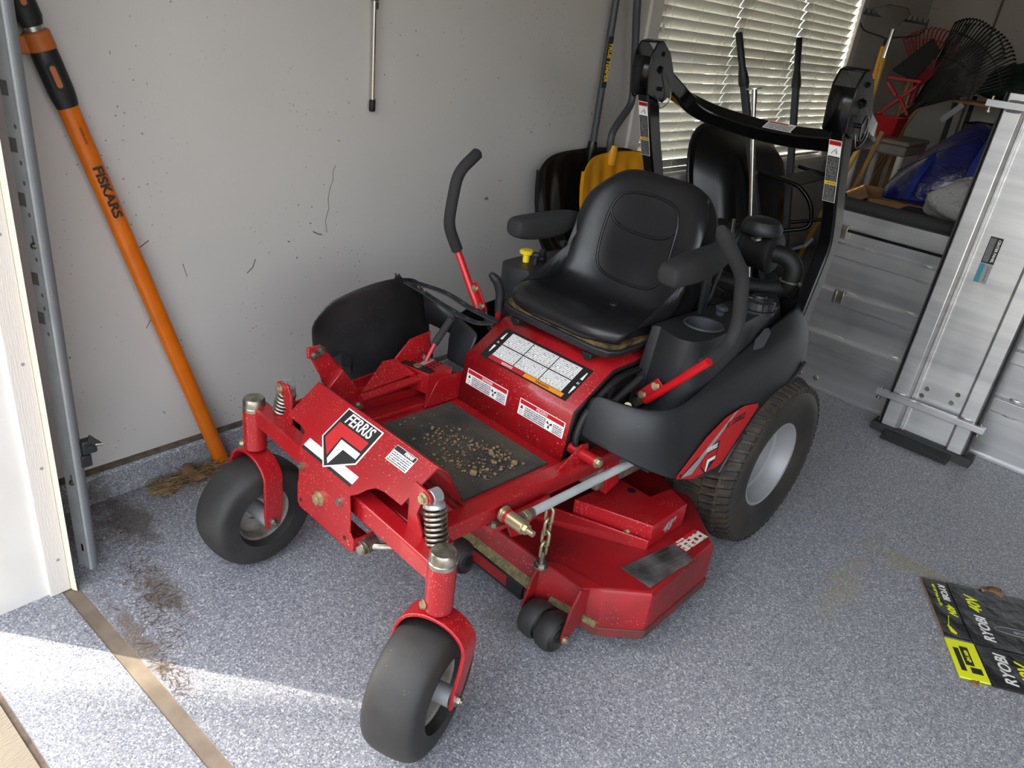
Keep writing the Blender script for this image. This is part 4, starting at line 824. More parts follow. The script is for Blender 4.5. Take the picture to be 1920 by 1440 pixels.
m = MB(); m.prism([(-.345, -.54, .42), (-.345, -.10, .42), (-.345, -.10, .50), (-.345, -.54, .46)], (.006, 0, 0)); m.box(-.345, -.26, -.44, -.10, .424, .452); part('lift_rail', m, RED, bevel=.002)

# rubber discharge chute, strapped up
m = MB(); rows = []
for j in range(9):
    t = j / 8; row = []
    for i in range(13):
        u = i / 12; yb = -.36 + .40 * u; yt = -.415 + .45 * u
        y = yb + (yt - yb) * t
        zt_ = .640 + .075 * math.sin(math.pi * min(1, u * 1.05)) ** .8 - (.06 * max(0, u - .8) / .2); zb = .40
        if u < .08: zt_ = .61
        z = zb + (zt_ - zb) * t
        x = -.47 + .055 * math.sin(math.pi * u) - .05 * t * (u - .5) - .02 * math.sin(math.pi * t)
        row.append(V((x, y, z)))
    rows.append(row)
m.grid(rows); ch = part('discharge_chute', m, FLAP, sub=1, solid=.007, smooth=60, label='black rubber discharge deflector tied upright')
m = MB(); m.cyl((-.40, -.345, .505), (-.355, -.375, .498), .030, .026, n=6); obj('chute_knob', m, BLKPL, ch)
m = MB()
for j in range(2): pass
m.grid([[V((-.43, -.06, .66)), V((-.36, .0, .60)), V((-.34, .03, .56))], [V((-.44, -.03, .55)), V((-.37, .03, .52)), V((-.35, .05, .50))]]); obj('chute_wing', m, FLAP, ch, solid=.006)
for P in ([(-.445, -.15, .707), (-.40, -.10, .675), (-.33, -.04, .630), (-.25, -.01, .612), (-.205, .02, .622)], [(-.445, -.11, .690), (-.37, -.03, .665), (-.28, .0, .640), (-.20, .03, .624)]):
    m = MB(); m.rtube(catmull(P, 6), .016, .004, (0, -.5, 1)); stp = part('rubber_strap', m, BLKPL, bevel=.001)
    pp = catmull(P, 6)
    for k in range(4, len(pp) - 3, 3): m = MB(); d = (pp[k + 1] - pp[k]).normalized(); m.bar(pp[k] - d * .007 + V((0, -.001, .0024)), pp[k] + d * .007 + V((0, -.001, .0024)), .005, .001, (0, -.5, 1)); obj('strap_slot', m, GRYPL, stp, smooth=0)
for p in ((-.445, -.14, .705), (-.40, -.09, .672)):
    m = MB(); m.tube([V(p) + V((0, -.012, .012)), V(p) + V((.0, .012, -.014))], .0022, 6); m.tube([V(p) + V((.008, -.006, .012)), V(p) + V((.010, .012, -.01))], .0022, 6); part('strap_hook', m, CHROME)

# ------------------------------------------------------------------ things around the mower
# garage door track and photo eye
t = thing('door_track', 'galvanised vertical garage door track bolted to the jamb', 'door track', (-1.73, .563, 0))
tk0, tk1 = V((-.021, -.008, 0)), V((.018, .006, 0)); tkn = V((.35, -.93, 0)).normalized()
KN = mat('knockout_grey', srgb(122, 118, 112), .6, .4)
m = MB(); m.prism([tk0, tk1, tk1 + V((0, 0, 2.2)), tk0 + V((0, 0, 2.2))], tkn * -.002); pl_ = obj('jamb_plate', m, GALV, t, smooth=0)
tp_ = Pl(tk0, tk1 - tk0, (0, 0, 1))
if tp_.n.y > 0: raise SystemExit('flip')
for z in (1.053, .945, .775, .685, 1.16): patch('knockout', tp_, rect(.001, .020, z - .014, z + .014), KN, pl_, .0002, .0003)
for z in (1.09, 1.02, .98, .915, .82, .74, .71, .65): patch('hole', tp_, [(.024 + math.cos(q) * .0035, z + math.sin(q) * .005) for q in [2 * math.pi * k / 12 for k in range(12)]], KN, pl_, .0002, .0003)
for z in (.85, .258): patch('slot', tp_, rect(.020, .026, z - .004, z + .022), KN, pl_, .0002, .0003); bolt(pl_, tp_.p(.023, z, .0), tp_.n, .0055, STEEL, 'carriage_bolt')
patch('slot', tp_, rect(.019, .026, .05, .072), BLKMAT, pl_, .0002, .0003)
m = MB(); m.cyl(tk1, tk1 + V((0, 0, 2.2)), .0042, n=14); obj('track_lip', m, GALV, t, smooth=60)
m = MB(); m.loft([[V((x, y, z)) for x, y in ((.020, .006), (.0225, .010), (.018, .020), (.010, .028), (-.004, .030), (-.004, .027), (.008, .025), (.015, .018), (.018, .010))] for z in (.0, 2.2)]); obj('track_channel', m, mat('dull_galvanised', srgb(140, 145, 147), .5, .3), t, smooth=60)
e = thing('photo_eye', 'small black safety sensor clipped on the door track', 'sensor', (-1.715, .588, .335))
m = MB(); m.box(-.014, .010, .0, .034, .0, .036); obj('housing', m, BLKPL, e, bevel=.004); m = MB(); m.box(-.012, .006, -.004, .020, -.036, -.004); obj('bracket', m, BLKPL, e, bevel=.003)
m = MB(); m.prism([(.004, .012, .034), (.006, .020, .052), (.008, .042, .026), (.006, .036, .016)], (.006, 0, 0)); obj('clip', m, BLKPL, e, bevel=.001); m = MB(); m.cyl((.010, .030, .022), (.016, .045, .022), .0035, n=10); obj('wing_bolt', m, STEEL, e); m = MB(); m.cyl((.010, .016, .018), (.013, .016, .018), .008, n=14); obj('lens', m, mat('smoked_lens', srgb(30, 50, 46), .15), e)

# pole pruner
pr = thing('pole_pruner', 'orange telescopic pruner pole leaning on the left wall', 'pruner', (-1.945, 1.075, 0))
a = V((0, 0, .003)); d = (V((-1.957, .705, 1.20)) - V((-1.945, 1.062, 0))); L_ = d.length; d.normalize()
side = V((0, 1, 0)); side = (side - d * side.dot(d)).normalized(); nrm = side.cross(d)
def oval(t0, t1, r0, r1, k=.72, n=20):
    return [[a + d * t_ + (side * math.cos(2 * math.pi * q / n) + nrm * math.sin(2 * math.pi * q / n) * k) * r_ for q in range(n)] for t_, r_ in ((t0, r0), (t1, r1))]
m = MB(); m.loft(oval(0, 1.16, .0235, .0235)); sh = obj('orange_shaft', m, ORANGE, pr, smooth=60)
spl = Pl(a + d * .5 + V((.0172, 0, 0)), d * -1, side * -1 if False else side)
if spl.n.x < 0: spl = Pl(spl.o, d * -1, side)
fp2 = Pl(a + d * .93 + nrm * 0, -d, nrm.cross(-d))
def front_plane(t_, off): 
    n_ = V((1, -.25, .12)); n_ = (n_ - d * n_.dot(d)).normalized(); return Pl(a + d * t_ + n_ * off, -d, n_.cross(-d))
fpl = front_plane(.93, .0178)
text('maker_word', 'FISKARS', fpl, 0, .003, .030, BLACK, sh, .0016, bold=.0009, width=1.25); text('model_strip', 'POWER-LEVER', front_plane(1.07, .0175), .0, .004, .006, BLACK, sh, .0016)
m = MB(); s0 = [oval(1.135, 1.15, .0245, .027), oval(1.17, 1.24, .029, .029), oval(1.255, 1.26, .0285, .026)]; m.loft([q for p_ in s0 for q in p_]); gp = obj('lower_grip', m, BLKPL, pr, smooth=60)
fpg = front_plane(1.205, .0215); stad = [(math.cos(q) * .006 + (.018 if math.cos(q) > 0 else -.018), math.sin(q) * .006) for q in [2 * math.pi * k / 20 for k in range(20)]]
patch('grip_ring', fpg, [(x * 1.25, y * 1.7) for x, y in stad], BLKMAT, gp, -.001, .003); patch('grip_inlay', fpg, stad, ORD, gp, .001, .0025)
m = MB(); m.loft(oval(1.258, 1.298, .0300, .0290, .85)); cl = obj('clamp_collar', m, ORD, pr, bevel=.003, smooth=50); m = MB(); m.box(-.006, .006, -.012, .012, -.018, .018, Matrix.Translation(a + d * 1.278 - side * .034)); obj('clamp_lever', m, ORD, cl, bevel=.003)
m = MB(); m.loft(oval(1.298, 1.312, .019, .019)); obj('inner_tube', m, ALU, pr, smooth=60)
m = MB(); m.loft(oval(1.308, 1.325, .022, .0275) + oval(1.40, 1.44, .0265, .022)); g2 = obj('upper_grip', m, BLKPL, pr, smooth=60); fpg = front_plane(1.375, .0205); patch('grip_ring', fpg, [(x * 1.25, y * 1.7) for x, y in stad], BLKMAT, g2, -.001, .003); patch('grip_inlay', fpg, stad, ORD, g2, .001, .0025)
m = MB(); m.loft(oval(1.43, 1.68, .018, .018)); obj('upper_pole', m, BLKPL, pr, smooth=60)

# spray wand hanging on the wall
w = thing('spray_wand', 'thin chrome spray wand with black tip hanging on wall', 'spray wand', (-1.986, 1.672, 1.07))
m = MB(); m.cyl((0, 0, .03), (0, -.008, .50), .0065, n=14); obj('lance_tube', m, CHROME, w); m = MB(); m.lathe([(.008, 0), (.010, .004), (.010, .030), (.008, .036)], (0, 0, 0), (0, 0, 1), 16); obj('nozzle_tip', m, BLKMAT, w); m = MB(); m.lathe([(.0075, .295), (.0085, .30), (.0085, .312), (.0075, .315)], (0, 0, 0), (0, 0, 1), 14); m.cyl((0, -.005, .318), (0, -.012, .62), .0125, n=16); obj('lance_grip', m, GRYPL, w)
m = MB(); m.tube(fillet([(-.017, -.012, .60), (.016, -.012, .60), (.018, -.012, .63)], .008), .003, 8); obj('wall_hook', m, STEEL, w)

# snow shovels hung by their handles
def shovel(name, lab, y0, w_, mt, xo, zt, sag, hy=0):
    s = thing(name, lab, 'snow shovel', (-1.95 + xo, y0, zt), 0, 'snow shovels hung on the wall')
    m = MB(); rows = []
    for j in range(9):
        t = j / 8; row = []
        for i in range(37):
            u = i / 36 * 2 - 1; ww = w_ / 2 * (1 - .05 * t)
            x = sag * (1 - math.cos(t * 1.75)) * .62 + .035 * u * u * (1 - t * .4) - .011 * math.cos(u * 17) * math.sin(math.pi * t) * (abs(u) < .9)
            z = -.40 * math.sin(t * 1.42) / math.sin(1.42) - (.06 * abs(u) ** 7) * (1 - t) + .010 * (1 - abs(u)) * (1 - t)
            row.append(V((x, u * ww, z)))
        rows.append(row)
    m.grid(rows); b = obj('blade', m, mt, s, solid=.005, smooth=60, sub=1)
    m = MB(); m.rtube([r[0] for r in rows], .008, .016, (1, 0, 0)); obj('blade_edge', m, mt, b)
    m = MB(); m.rtube([r[-1] for r in rows], .008, .016, (1, 0, 0)); obj('blade_edge', m, mt, b)
    m = MB(); m.lathe([(.022, -.05), (.024, 0), (.020, .035), (.0, .036)], (.006, hy, 0), (0, 0, 1), 16); obj('socket', m, mt, b)
    return s
GH = mat('grey_shovel_tube', srgb(72, 74, 78), .42)
sb = shovel('snow_shovel', 'black snow shovel with straight grey handle on the wall', 2.91, .80, mat('black_poly_blade', srgb(18, 18, 19), .25), -.02, .905, .17)
m = MB(); m.cyl((.008, 0, .0), (.004, .01, 1.05), .0155, n=16); hd = obj('handle', m, GH, sb)
hpl = Pl(V((.006, .0035, .36)) + V((.85, -.5, 0)).normalized() * .0158, (0, 0, -1), (.5, .85, 0))
patch('maker_label', hpl, rect(-.10, .10, -.011, .011), BLACK, hd, .0002, .001); text('maker_word', 'TRUE TEMPER', hpl, 0, .0015, .0225, YELPR, hd, .002, bold=.0006, shear=.15, width=1.1)
m = MB(); m.tube(fillet([(-.03, .01, 1.0), (.03, .01, 1.0), (.035, .01, 1.03)], .01), .004, 8); obj('wall_hook', m, STEEL, sb)
sy = shovel('snow_shovel', 'yellow snow shovel with bent grey handle on the wall', 3.03, .60, YELLOW, .05, .90, .22, -.06)
m = MB(); m.tube(fillet([(.0, -.06, -.03), (-.004, -.08, .075), (-.006, -.03, .13), (-.008, .05, .20), (-.010, .055, .25), (-.012, -.04, .62), (-.012, -.06, 1.05)], .05, 8), .0165, 16); obj('handle', m, GH, sy, smooth=60)
m = MB(); m.tube(fillet([(-.10, -.058, .98), (.02, -.058, .98), (.025, -.058, 1.01)], .01), .004, 8); obj('wall_hook', m, STEEL, sy)

# wheelbarrow standing on its nose against the window wall
wb_ = thing('wheelbarrow', 'black wheelbarrow stood on end under the window', 'wheelbarrow', (0, 0, 0))
def pw(y, z, off=0): return V((-1.45 - .27 * z + off, y, z))
GT = mat('grey_square_tube', srgb(64, 66, 70), .45)
for ya, yb, ztop in ((3.842, 4.19, 1.45), (4.625, 4.43, 1.47)):
    k = lambda z: ya + (yb - ya) * (ztop - z) / (ztop - .10)
    m = MB(); m.rtube([pw(k(z), z) for z in (.10, .7, 1.28)], .034, .034, (1, 0, .27)); h_ = obj('handle_tube', m, GT, wb_, bevel=.003)
    m = MB(); m.tube([pw(k(z), z) for z in (1.215, 1.225, 1.26, 1.30, ztop - .004, ztop)], [.026, .027, .025, .0175, .0175, .012], 14); obj('handle_grip', m, BLKPL, h_, smooth=60)
    bolt(h_, pw(k(.80), .80, .018), (1, 0, .2), .010, STEEL)
rim = []
def tubsec(off, sc_, zc):
    P = []
    for q in range(32):
        a_ = 2 * math.pi * q / 32; cx, sx_ = math.cos(a_), math.sin(a_); e_ = .42
        yy = 4.20 + (abs(cx) ** e_ * (1 if cx > 0 else -1)) * .44 * sc_ * (1 if sx_ > -.2 else .92); zz = zc + (abs(sx_) ** e_ * (1 if sx_ > 0 else -1)) * .41 * sc_
        P.append(pw(yy, zz, off))
    return P
TUB = mat('black_poly_tub', srgb(17, 17, 18), .3)
m = MB(); m.loft([tubsec(-.232, 1.10, .55), tubsec(-.226, 1.10, .55), tubsec(-.22, 1.02, .55), tubsec(-.10, .94, .54), tubsec(-.045, .84, .53), tubsec(-.030, .70, .52)]); obj('tub', m, TUB, wb_, smooth=50)
m = MB(); rp = tubsec(-.228, 1.11, .55); m.tube(rp, .011, 8, ring=True); obj('tub_rim', m, TUB, wb_, smooth=60)
for y_, dy in ((4.06, 0), (4.60, 0)):
    m = MB(); m.tube(fillet([pw(y_, .80, .02), pw(y_ + .0, .78, .24), pw(y_ + .02, .70, .30), pw(y_ + .02, .58, .30), pw(y_ - .1, .50, .02)], .05), .011, 10); obj('leg', m, BLKMET, wb_, smooth=60)
m = MB(); m.loft([[pw(4.06, .79, .10), pw(4.60, .80, .10), pw(4.60, .795, .10), pw(4.06, .785, .10)], [pw(4.06, .765, .20), pw(4.60, .775, .20), pw(4.60, .77, .20), pw(4.06, .76, .20)]]); obj('leg_brace', m, BLKPL, wb_, bevel=.001)
m = MB(); c_ = pw(4.31, .085, -.04); c_.z = .17; m.lathe([(.075, -.035), (.12, -.04), (.155, -.03), (.168, 0), (.155, .03), (.12, .04), (.075, .035)], c_ + V((.0, 0, 0)), (0, 1, 0), 36, close=True); wh = obj('wheel', m, RUB, wb_, smooth=60); m = MB(); m.lathe([(.02, -.02), (.078, -.02), (.078, .02), (.02, .02)], c_, (0, 1, 0), 24, close=True); m.cyl(c_ - V((0, .14, 0)), c_ + V((0, .14, 0)), .009, n=10); obj('wheel_hub', m, GRYPL, wh)

# stainless support post leaning on the wheelbarrow
sp2 = thing('support_post', 'shiny steel telescopic post with round top plate', 'post', (-1.36, 3.75, 0))
pt, pb = V((-1.63, 3.70, 1.215)) - V((-1.36, 3.75, 0)), V((0, 0, .01)); q_ = (pt - pb).normalized()
m = MB(); m.cyl(pb, pb + (pt - pb) * .86, .0125, n=18); obj('outer_tube', m, CHROME, sp2); m = MB(); m.cyl(pb + (pt - pb) * .85, pt, .0105, n=18); m.cyl(pb + (pt - pb) * .95, pt, .0135, n=18); obj('inner_tube', m, CHROME, sp2); m = MB(); m.cyl(pt, pt + q_ * .005, .036, n=28); obj('top_plate', m, CHROME, sp2); m = MB(); m.lathe([(.03, 0), (.032, .004), (.012, .012), (0, .012)], (0, 0, 0), (0, 0, 1), 24); obj('foot', m, CHROME, sp2)

# aluminium folding ramp standing on its edge
rp_ = thing('aluminium_ramp', 'wide ribbed aluminium ramp panel standing on its edge', 'ramp', (-1.02, 3.47, 0), math.radians(-4.5), 'aluminium ramp sections')
W1 = 1.62
m = MB(); m.box(0, W1, 0, .012, .012, .84); obj('panel', m, ALU, rp_, bevel=.001)
for z0, z1 in ((.615, .682), (.412, .475), (.205, .272)):
    m = MB(); m.prism([(0, 0, z0), (0, -.026, z0 + .006), (0, -.026, z1 - .006), (0, 0, z1)], (W1, 0, 0)); ch_ = obj('channel', m, ALU, rp_, bevel=.002)
    for x in (.17, .42, .9, 1.2):
        for zz in (z0 - .002, z1 + .002):
            m = MB(); m.ball((x, -.004, zz), .012, 8, (2.2, .35, .4)); obj('weld_bead', m, ALU, ch_)
m = MB(); m.box(0, W1, -.012, .016, 0, .014); obj('bottom_lip', m, ALU, rp_, bevel=.002)
m = MB(); m.cyl((-.02, .0, .845), (W1, .0, .845), .026, n=20); obj('foam_edge', m, FOAM, rp_, label='black foam tube along the ramp top'); m = MB(); m.box(0, W1, -.010, .004, .815, .826); obj('foam_tape', m, BLKPL, rp_, bevel=.001)
for x0, z0 in ((.03, .70), (.10, .425)):
    m = MB(); m.box(x0, x0 + .045, -.03, 0, z0, z0 + .055); m.box(x0 + .008, x0 + .016, -.036, -.03, z0, z0 + .055); obj('latch', m, STEEL, rp_, bevel=.002)
m = MB(); m.tube([(.0, -.022, .735), (.09, -.022, .738), (1.5, -.022, .735)], .006, 10); obj('torsion_rod', m, BLKMET, rp_)
for x, z in ((.05, .045), (.13, .05)): m = MB(); m.lathe([(.012, 0), (.012, -.004), (.006, -.006), (0, -.006)], (x, 0, z), (0, 1, 0), 16); obj('rivet', m, STEEL, rp_)

r2 = thing('aluminium_ramp', 'narrow aluminium ramp section leaning upright against the wide one', 'ramp', (-.545, 3.290, 0), math.radians(-3.5), 'aluminium ramp sections')
tl = Matrix.Rotation(math.radians(-3.0), 4, 'X')
def rb(m, x0, x1, y0, y1, z0, z1): return m.box(x0, x1, y0, y1, z0, z1, tl)
W2, H2 = .345, 1.36
m = MB(); rb(m, .07, W2 - .07, .012, .018, .03, H2); obj('deck_plate', m, ALU, r2)
for s, x0, x1 in ((1, .0, .082), (-1, W2 - .082, W2)):
    P = [(x0, .045), (x0 + (.0 if s == 1 else 0), .02), (x0 + .014, -.012), (x1 - .012 if s == 1 else x1 - .014, -.012), (x1, .02 if s == -1 else .0), (x1, .045)]
    m = MB(); m.loft([[tl @ V((x, y, z)) for x, y in P] for z in (.03, H2)]); rl = obj('side_rail', m, ALU, r2, bevel=.002)
    xe = x0 if s == 1 else x1; m = MB(); rb(m, xe - .003, xe + .003, .0, .046, .03, H2); obj('edge_trim', m, BLKPL, rl)
for x in (.084, .094): m = MB(); rb(m, x, x + .004, .002, .013, .03, H2); obj('grip_ridge', m, ALU, r2)
for z in (.165, 1.315):
    m = MB(); rb(m, -.045, W2 + .03, -.042, -.014, z - .012, z + .014); cb = obj('cross_bar', m, ALU, r2, bevel=.002)
    for x in (-.03, W2 + .012):
        m = MB(); m.cyl(tl @ V((x, -.028, z - .026)), tl @ V((x, -.028, z + .026)), .005, n=10); m.cyl(tl @ V((x, -.028, z - .030)), tl @ V((x, -.028, z - .022)), .009, n=12); obj('pin', m, STEEL, cb)
    for x0 in (.015, W2 - .075):
        for dz in (-.016, .018):
            m = MB(); m.ball(tl @ V((x0 + .03, -.014, z + dz)), .012, 8, (2.4, .4, .4)); obj('weld_bead', m, ALU, cb)
for x, z in ((.125, .235), (.115, .200), (.235, .255), (.225, .215)): m = MB(); c_ = tl @ V((x, .012, z)); m.lathe([(.010, 0), (.010, -.003), (.006, -.003), (.004, 0)], c_, (0, 1, 0), 18, close=True); m.cyl(c_ + V((0, -.0005, 0)), c_ + V((0, -.001, 0)), .004, n=10); obj('rivet', m, STEEL, r2)
lp = Pl(tl @ V((.155, .0115, .775)), (0, -.05, -1), (1, 0, 0)); lp = Pl(tl @ V((.150, .0108, .775)), tl.to_3x3() @ V((0, 0, -1)), V((1, 0, 0)))
if lp.n.y > 0: lp = Pl(lp.o, lp.u * -1, lp.v)
patch('maker_plate', lp, rect(-.095, .005, -.022, .022), BLACK, r2); patch('maker_plate_lower', lp, rect(.007, .080, -.022, .022), GRYPR, r2); patch('maker_plate_blue', lp, rect(.007, .080, -.022, -.004), mat('teal_print', srgb(60, 140, 150), .5), r2, .0012)
text('plate_word', 'CENTER PANEL', lp, -.045, .012, .0125, WHITE, r2, .0018, bold=.0003); text('plate_word', 'MADE IN THE USA', lp, .044, .010, .007, BLACK, r2, .0018); uvpatch('plate_text', lp, -.09, .0, -.018, .002, PRB2, r2, .0016)
m = MB(); m.prism([tl @ V(p) for p in ((-.02, -.028, .0), (-.02, .05, .0), (-.02, .05, .038), (-.02, -.02, .034))], V((W2 + .05, 0, 0))); obj('rubber_foot', m, mat('ribbed_rubber', srgb(24, 24, 24), .6), r2, bevel=.002)
wd_ = thing('rubber_wedge', 'black ribbed rubber wedge on the floor by ramp foot', 'wedge', (-.505, 3.20, 0), math.radians(-3))
m = MB(); m.prism([(0, 0, 0), (0, .052, 0), (0, .052, .026), (0, .010, .020)], (.26, 0, 0)); obj('wedge_body', m, bpy.data.materials['ribbed_rubber'], wd_, bevel=.002)
m = MB()
for k in range(40): m.box(.004 + k * .0064, .0068 + k * .0064, -.002, .004, .002, .019)
obj('wedge_ribs', m, bpy.data.materials['ribbed_rubber'], wd_, smooth=0, kind='stuff')

# storage behind the ramp
tt = thing('storage_tote', 'black storage tote hidden behind the standing ramp', 'tote', (-.62, 3.98, 0))
m = MB(); m.loft([[V((x * .9, y * .9, 0)) for x, y in ((-.3, -.3), (.34, -.3), (.34, .3), (-.3, .3))], [V((x, y, .74)) for x, y in ((-.3, -.3), (.34, -.3), (.34, .3), (-.3, .3))]]); obj('tub', m, BLKPL, tt, bevel=.02); m = MB(); m.box(-.32, .36, -.32, .32, .74, .77); obj('lid', m, BLKPL, tt, bevel=.01)
random.seed(11)
def lump(name, c, r, sq, mt, lab, cat, n=22, amp=.12, seed=1, flat=.5, parent=None):
    rnd = random.Random(seed); ph = [(rnd.uniform(0, 6), rnd.uniform(0, 6), rnd.uniform(2, 5), rnd.uniform(2, 6)) for _ in range(5)]
    m = MB(); S = []
    for i in range(n // 2 + 1):
        th = math.pi * i / (n // 2); row = []
        for k in range(n):
            f = 2 * math.pi * k / n; k_ = 1 + amp * sum(math.sin(f * int(p[2]) + p[0]) * math.sin(th * p[3] + p[1]) for p in ph) / 2
            ct = math.cos(th); ct = ct if ct > 0 else ct * flat
            row.append(V((c[0] + math.sin(th) * math.cos(f) * r * sq[0] * k_, c[1] + math.sin(th) * math.sin(f) * r * sq[1] * k_, c[2] + ct * r * sq[2] * k_)))
        S.append(row)
    m.loft(S); return obj(name, m, mt, parent, sub=1, smooth=180, label=lab, cat=cat)
lump('plastic_bag', (-.63, 3.98, .842), .15, (1.15, 1.1, .95), GREYBAG, 'crumpled pale grey plastic bag behind the ramp', 'bag', amp=.16, seed=4, flat=.42)
cl_ = thing('spring_clamp', 'small yellow and black clamp lying by the grey bag', 'clamp', (-.575, 3.80, .775))
for i, (x, z) in enumerate(((0, .105), (.035, .125))): m = MB(); c_ = V((x, -.03, z)); m.tube([c_ + V((math.cos(q) * .015, 0, math.sin(q) * .013)) for q in [2 * math.pi * k / 18 for k in range(18)]], .006, 8, ring=True); obj('finger_ring', m, YKNOB if i == 0 else BLKPL, cl_); m = MB(); m.bar(c_ + V((-.012, 0, 0)), V((-.03, -.03, .003 + i * .01)), .010, .012); obj('clamp_arm', m, BLKPL, cl_, bevel=.002)

cbx = thing('cardboard_box', 'open cardboard box under the blue bag', 'box', (-1.10, 5.35, 0), math.radians(20))
for x0, x1, y0, y1 in ((-.33, .33, -.27, -.262), (-.33, .33, .262, .27), (-.33, -.322, -.27, .27), (.322, .33, -.27, .27)): m = MB(); m.box(x0, x1, y0, y1, 0, .66); obj('side', m, CARD, cbx, smooth=0)
m = MB(); m.box(-.33, .33, -.27, .27, .50, .508); obj('inner_flap', m, CARD, cbx, smooth=0); m = MB(); m.prism([(-.33, -.27, .66), (-.33, .27, .66), (-.43, .27, .60), (-.43, -.27, .60)], (0, 0, .005)); obj('flap', m, CARD, cbx, smooth=0)
bg = thing('storage_bag', 'blue plastic storage bag with webbing handles on box', 'bag', (-1.03, 5.27, .664), math.radians(8))
m = MB(); secs = []
for x, w_, h_, rx in ((-.275, .14, .07, 0), (-.25, .20, .13, 0), (-.15, .24, .27, .0), (-.05, .25, .37, .02), (.06, .25, .48, .03), (.13, .25, .505, .0), (.22, .24, .46, .0), (.31, .22, .36, .0), (.335, .15, .22, 0)):
    secs.append([V((x, yy * w_ + (.05 if zz > .9 else 0), zz * h_)) for yy, zz in ((-1, .04), (-.92, 0), (.92, 0), (1, .04), (1.0, .55), (.72, .84), (.12, 1.0), (-.06, 1.0), (-.62, .80), (-1.0, .45))])
m.loft(secs); body = obj('bag_body', m, BLUE, bg, sub=1, smooth=45)
for x, h_ in ((-.10, .30), (.16, .48)):
    m = MB(); m.rtube(catmull([(x - .02, -.262, .03), (x - .01, -.272, h_ * .35), (x, -.265, h_ * .55), (x + .03, -.19, h_ * .85), (x + .06, -.06, h_ * 1.06)], 6), .036, .004, (0, -1, .6)); obj('webbing_handle', m, STRAP, bg)
m = MB(); m.tube([(-.22, -.17, .17), (-.05, -.20, .31), (.13, -.19, .43), (.28, -.17, .33)], .0035, 6); obj('zip', m, BLKPL, bg)

# corner of garden tools
tb = thing('utility_table', 'small grey plastic table with white legs in tool corner', 'table', (-1.52, 5.95, 0))
m = MB(); m.box(-.16, .19, -.36, .17, .925, .955); obj('table_top', m, mat('grey_table_plastic', srgb(126, 118, 108), .55), tb, bevel=.02, seg=3); m = MB(); m.box(-.15, .18, -.35, .16, .86, .925); obj('apron', m, bpy.data.materials['grey_table_plastic'], tb, bevel=.012)
for x, y in ((-.13, -.32), (.15, -.32), (.15, .13), (-.13, .13)): m = MB(); m.cyl((x, y, 0), (x, y, .87), .022, n=16); obj('leg', m, TRIMW, tb)
rt = thing('plastic_caddy', 'red plastic open-framed caddy on the grey table', 'caddy', (-1.58, 5.85, .955))
m = MB(); m.loft([[V((x, y, z)) for x, y in ((-.10 * k, -.12 * k), (.10 * k, -.12 * k), (.10 * k, .12 * k), (-.10 * k, .12 * k))] for k, z in ((.8, 0), (1, .12), (1.02, .125), (.93, .125), (.75, .02))]); obj('bin', m, REDPL, rt, bevel=.006)
for a_, b_ in (((-.1, .1, .1), (-.1, .1, .36)), ((.09, .1, .1), (.09, .1, .36)), ((-.1, .1, .12), (.09, .1, .33)), ((.09, .1, .14), (0, .1, .26)), ((-.11, .1, .36), (.11, .1, .36)), ((-.02, .1, .25), (-.1, .1, .33))): m = MB(); m.bar(a_, b_, .028, .02); obj('brace', m, REDPL, rt, bevel=.004)

def tool(name, lab, cat): return thing(name, lab, cat, (0, 0, 0))
br_ = tool('bow_rake', 'bow rake with black and yellow handle in the corner', 'rake')
b0, b1 = V((-1.80, 6.02, 0)), V((-1.79, 5.99, 1.50)); m = MB(); m.cyl(b0, b0.lerp(b1, .86), .016, n=14); obj('handle', m, GRYPL, br_); m = MB(); m.cyl(b0.lerp(b1, .86), b1, .018, n=14); obj('ferrule', m, YELLOW, br_)
text('maker_word', 'TRUE TEMPER', Pl(b0.lerp(b1, .80) + V((.012, -.0135, 0)), (0, 0, 1), (-.8, -.6, 0)), 0, 0, .018, YELPR, br_, .0008)
hc = V((-1.80, 5.99, 1.69)); m = MB(); m.bar(hc + V((-.21, 0, 0)), hc + V((.24, 0, -.03)), .012, .016); hb = obj('rake_head', m, BLKMAT, br_)
for k in range(14): x = -.21 + k * .0345; m = MB(); m.tube([hc + V((x, 0, -.03 * (x + .21) / .45)), hc + V((x, .0, .035 - .03 * (x + .21) / .45))], [.006, .0025], 6); obj('tine', m, BLKMAT, hb)
for s_, x in ((-1, -.21), (1, .24)): m = MB(); m.tube(catmull([b1, b1 + V((s_ * .01, 0, .05)), b1 + V((x * .8, 0, .09)), hc + V((x, 0, -.01 if s_ < 0 else -.03))], 6), .005, 8); obj('bow', m, BLKMAT, hb)
ho = tool('garden_hoe', 'garden hoe with yellow wooden handle and steel blade', 'hoe')
b0, b1 = V((-1.745, 5.95, 0)), V((-1.755, 5.95, 1.46)); m = MB(); m.cyl(b0, b1, .0175, n=14); obj('handle', m, YWOOD, ho); m = MB(); m.cyl(b1 - V((0, 0, .03)), b1 + V((.005, 0, .15)), .019, .012, n=14); obj('ferrule', m, CHROME, ho)
m = MB(); h0 = b1 + V((0, 0, .16)); m.prism([h0 + V(p) for p in ((-.16, -.01, .10), (-.06, -.03, .13), (.06, -.03, .12), (.09, -.02, .085), (.02, 0, .0), (-.01, 0, .0))], V((.0, .012, .004))); obj('blade', m, mat('dull_steel', srgb(74, 71, 66), .6, .4), ho, bevel=.003)
sv = tool('digging_shovel', 'dark flat shovel standing behind the hoe', 'shovel'); m = MB(); m.cyl((-1.70, 6.5, 0), (-1.69, 6.5, 1.38), .018, n=12); obj('handle', m, WOOD, sv); m = MB(); m.prism([(-1.83, 6.47, 1.36), (-1.66, 6.47, 1.30), (-1.54, 6.47, 1.52), (-1.62, 6.47, 1.60)], (0, .012, 0)); obj('blade', m, BLKMAT, sv, bevel=.004)
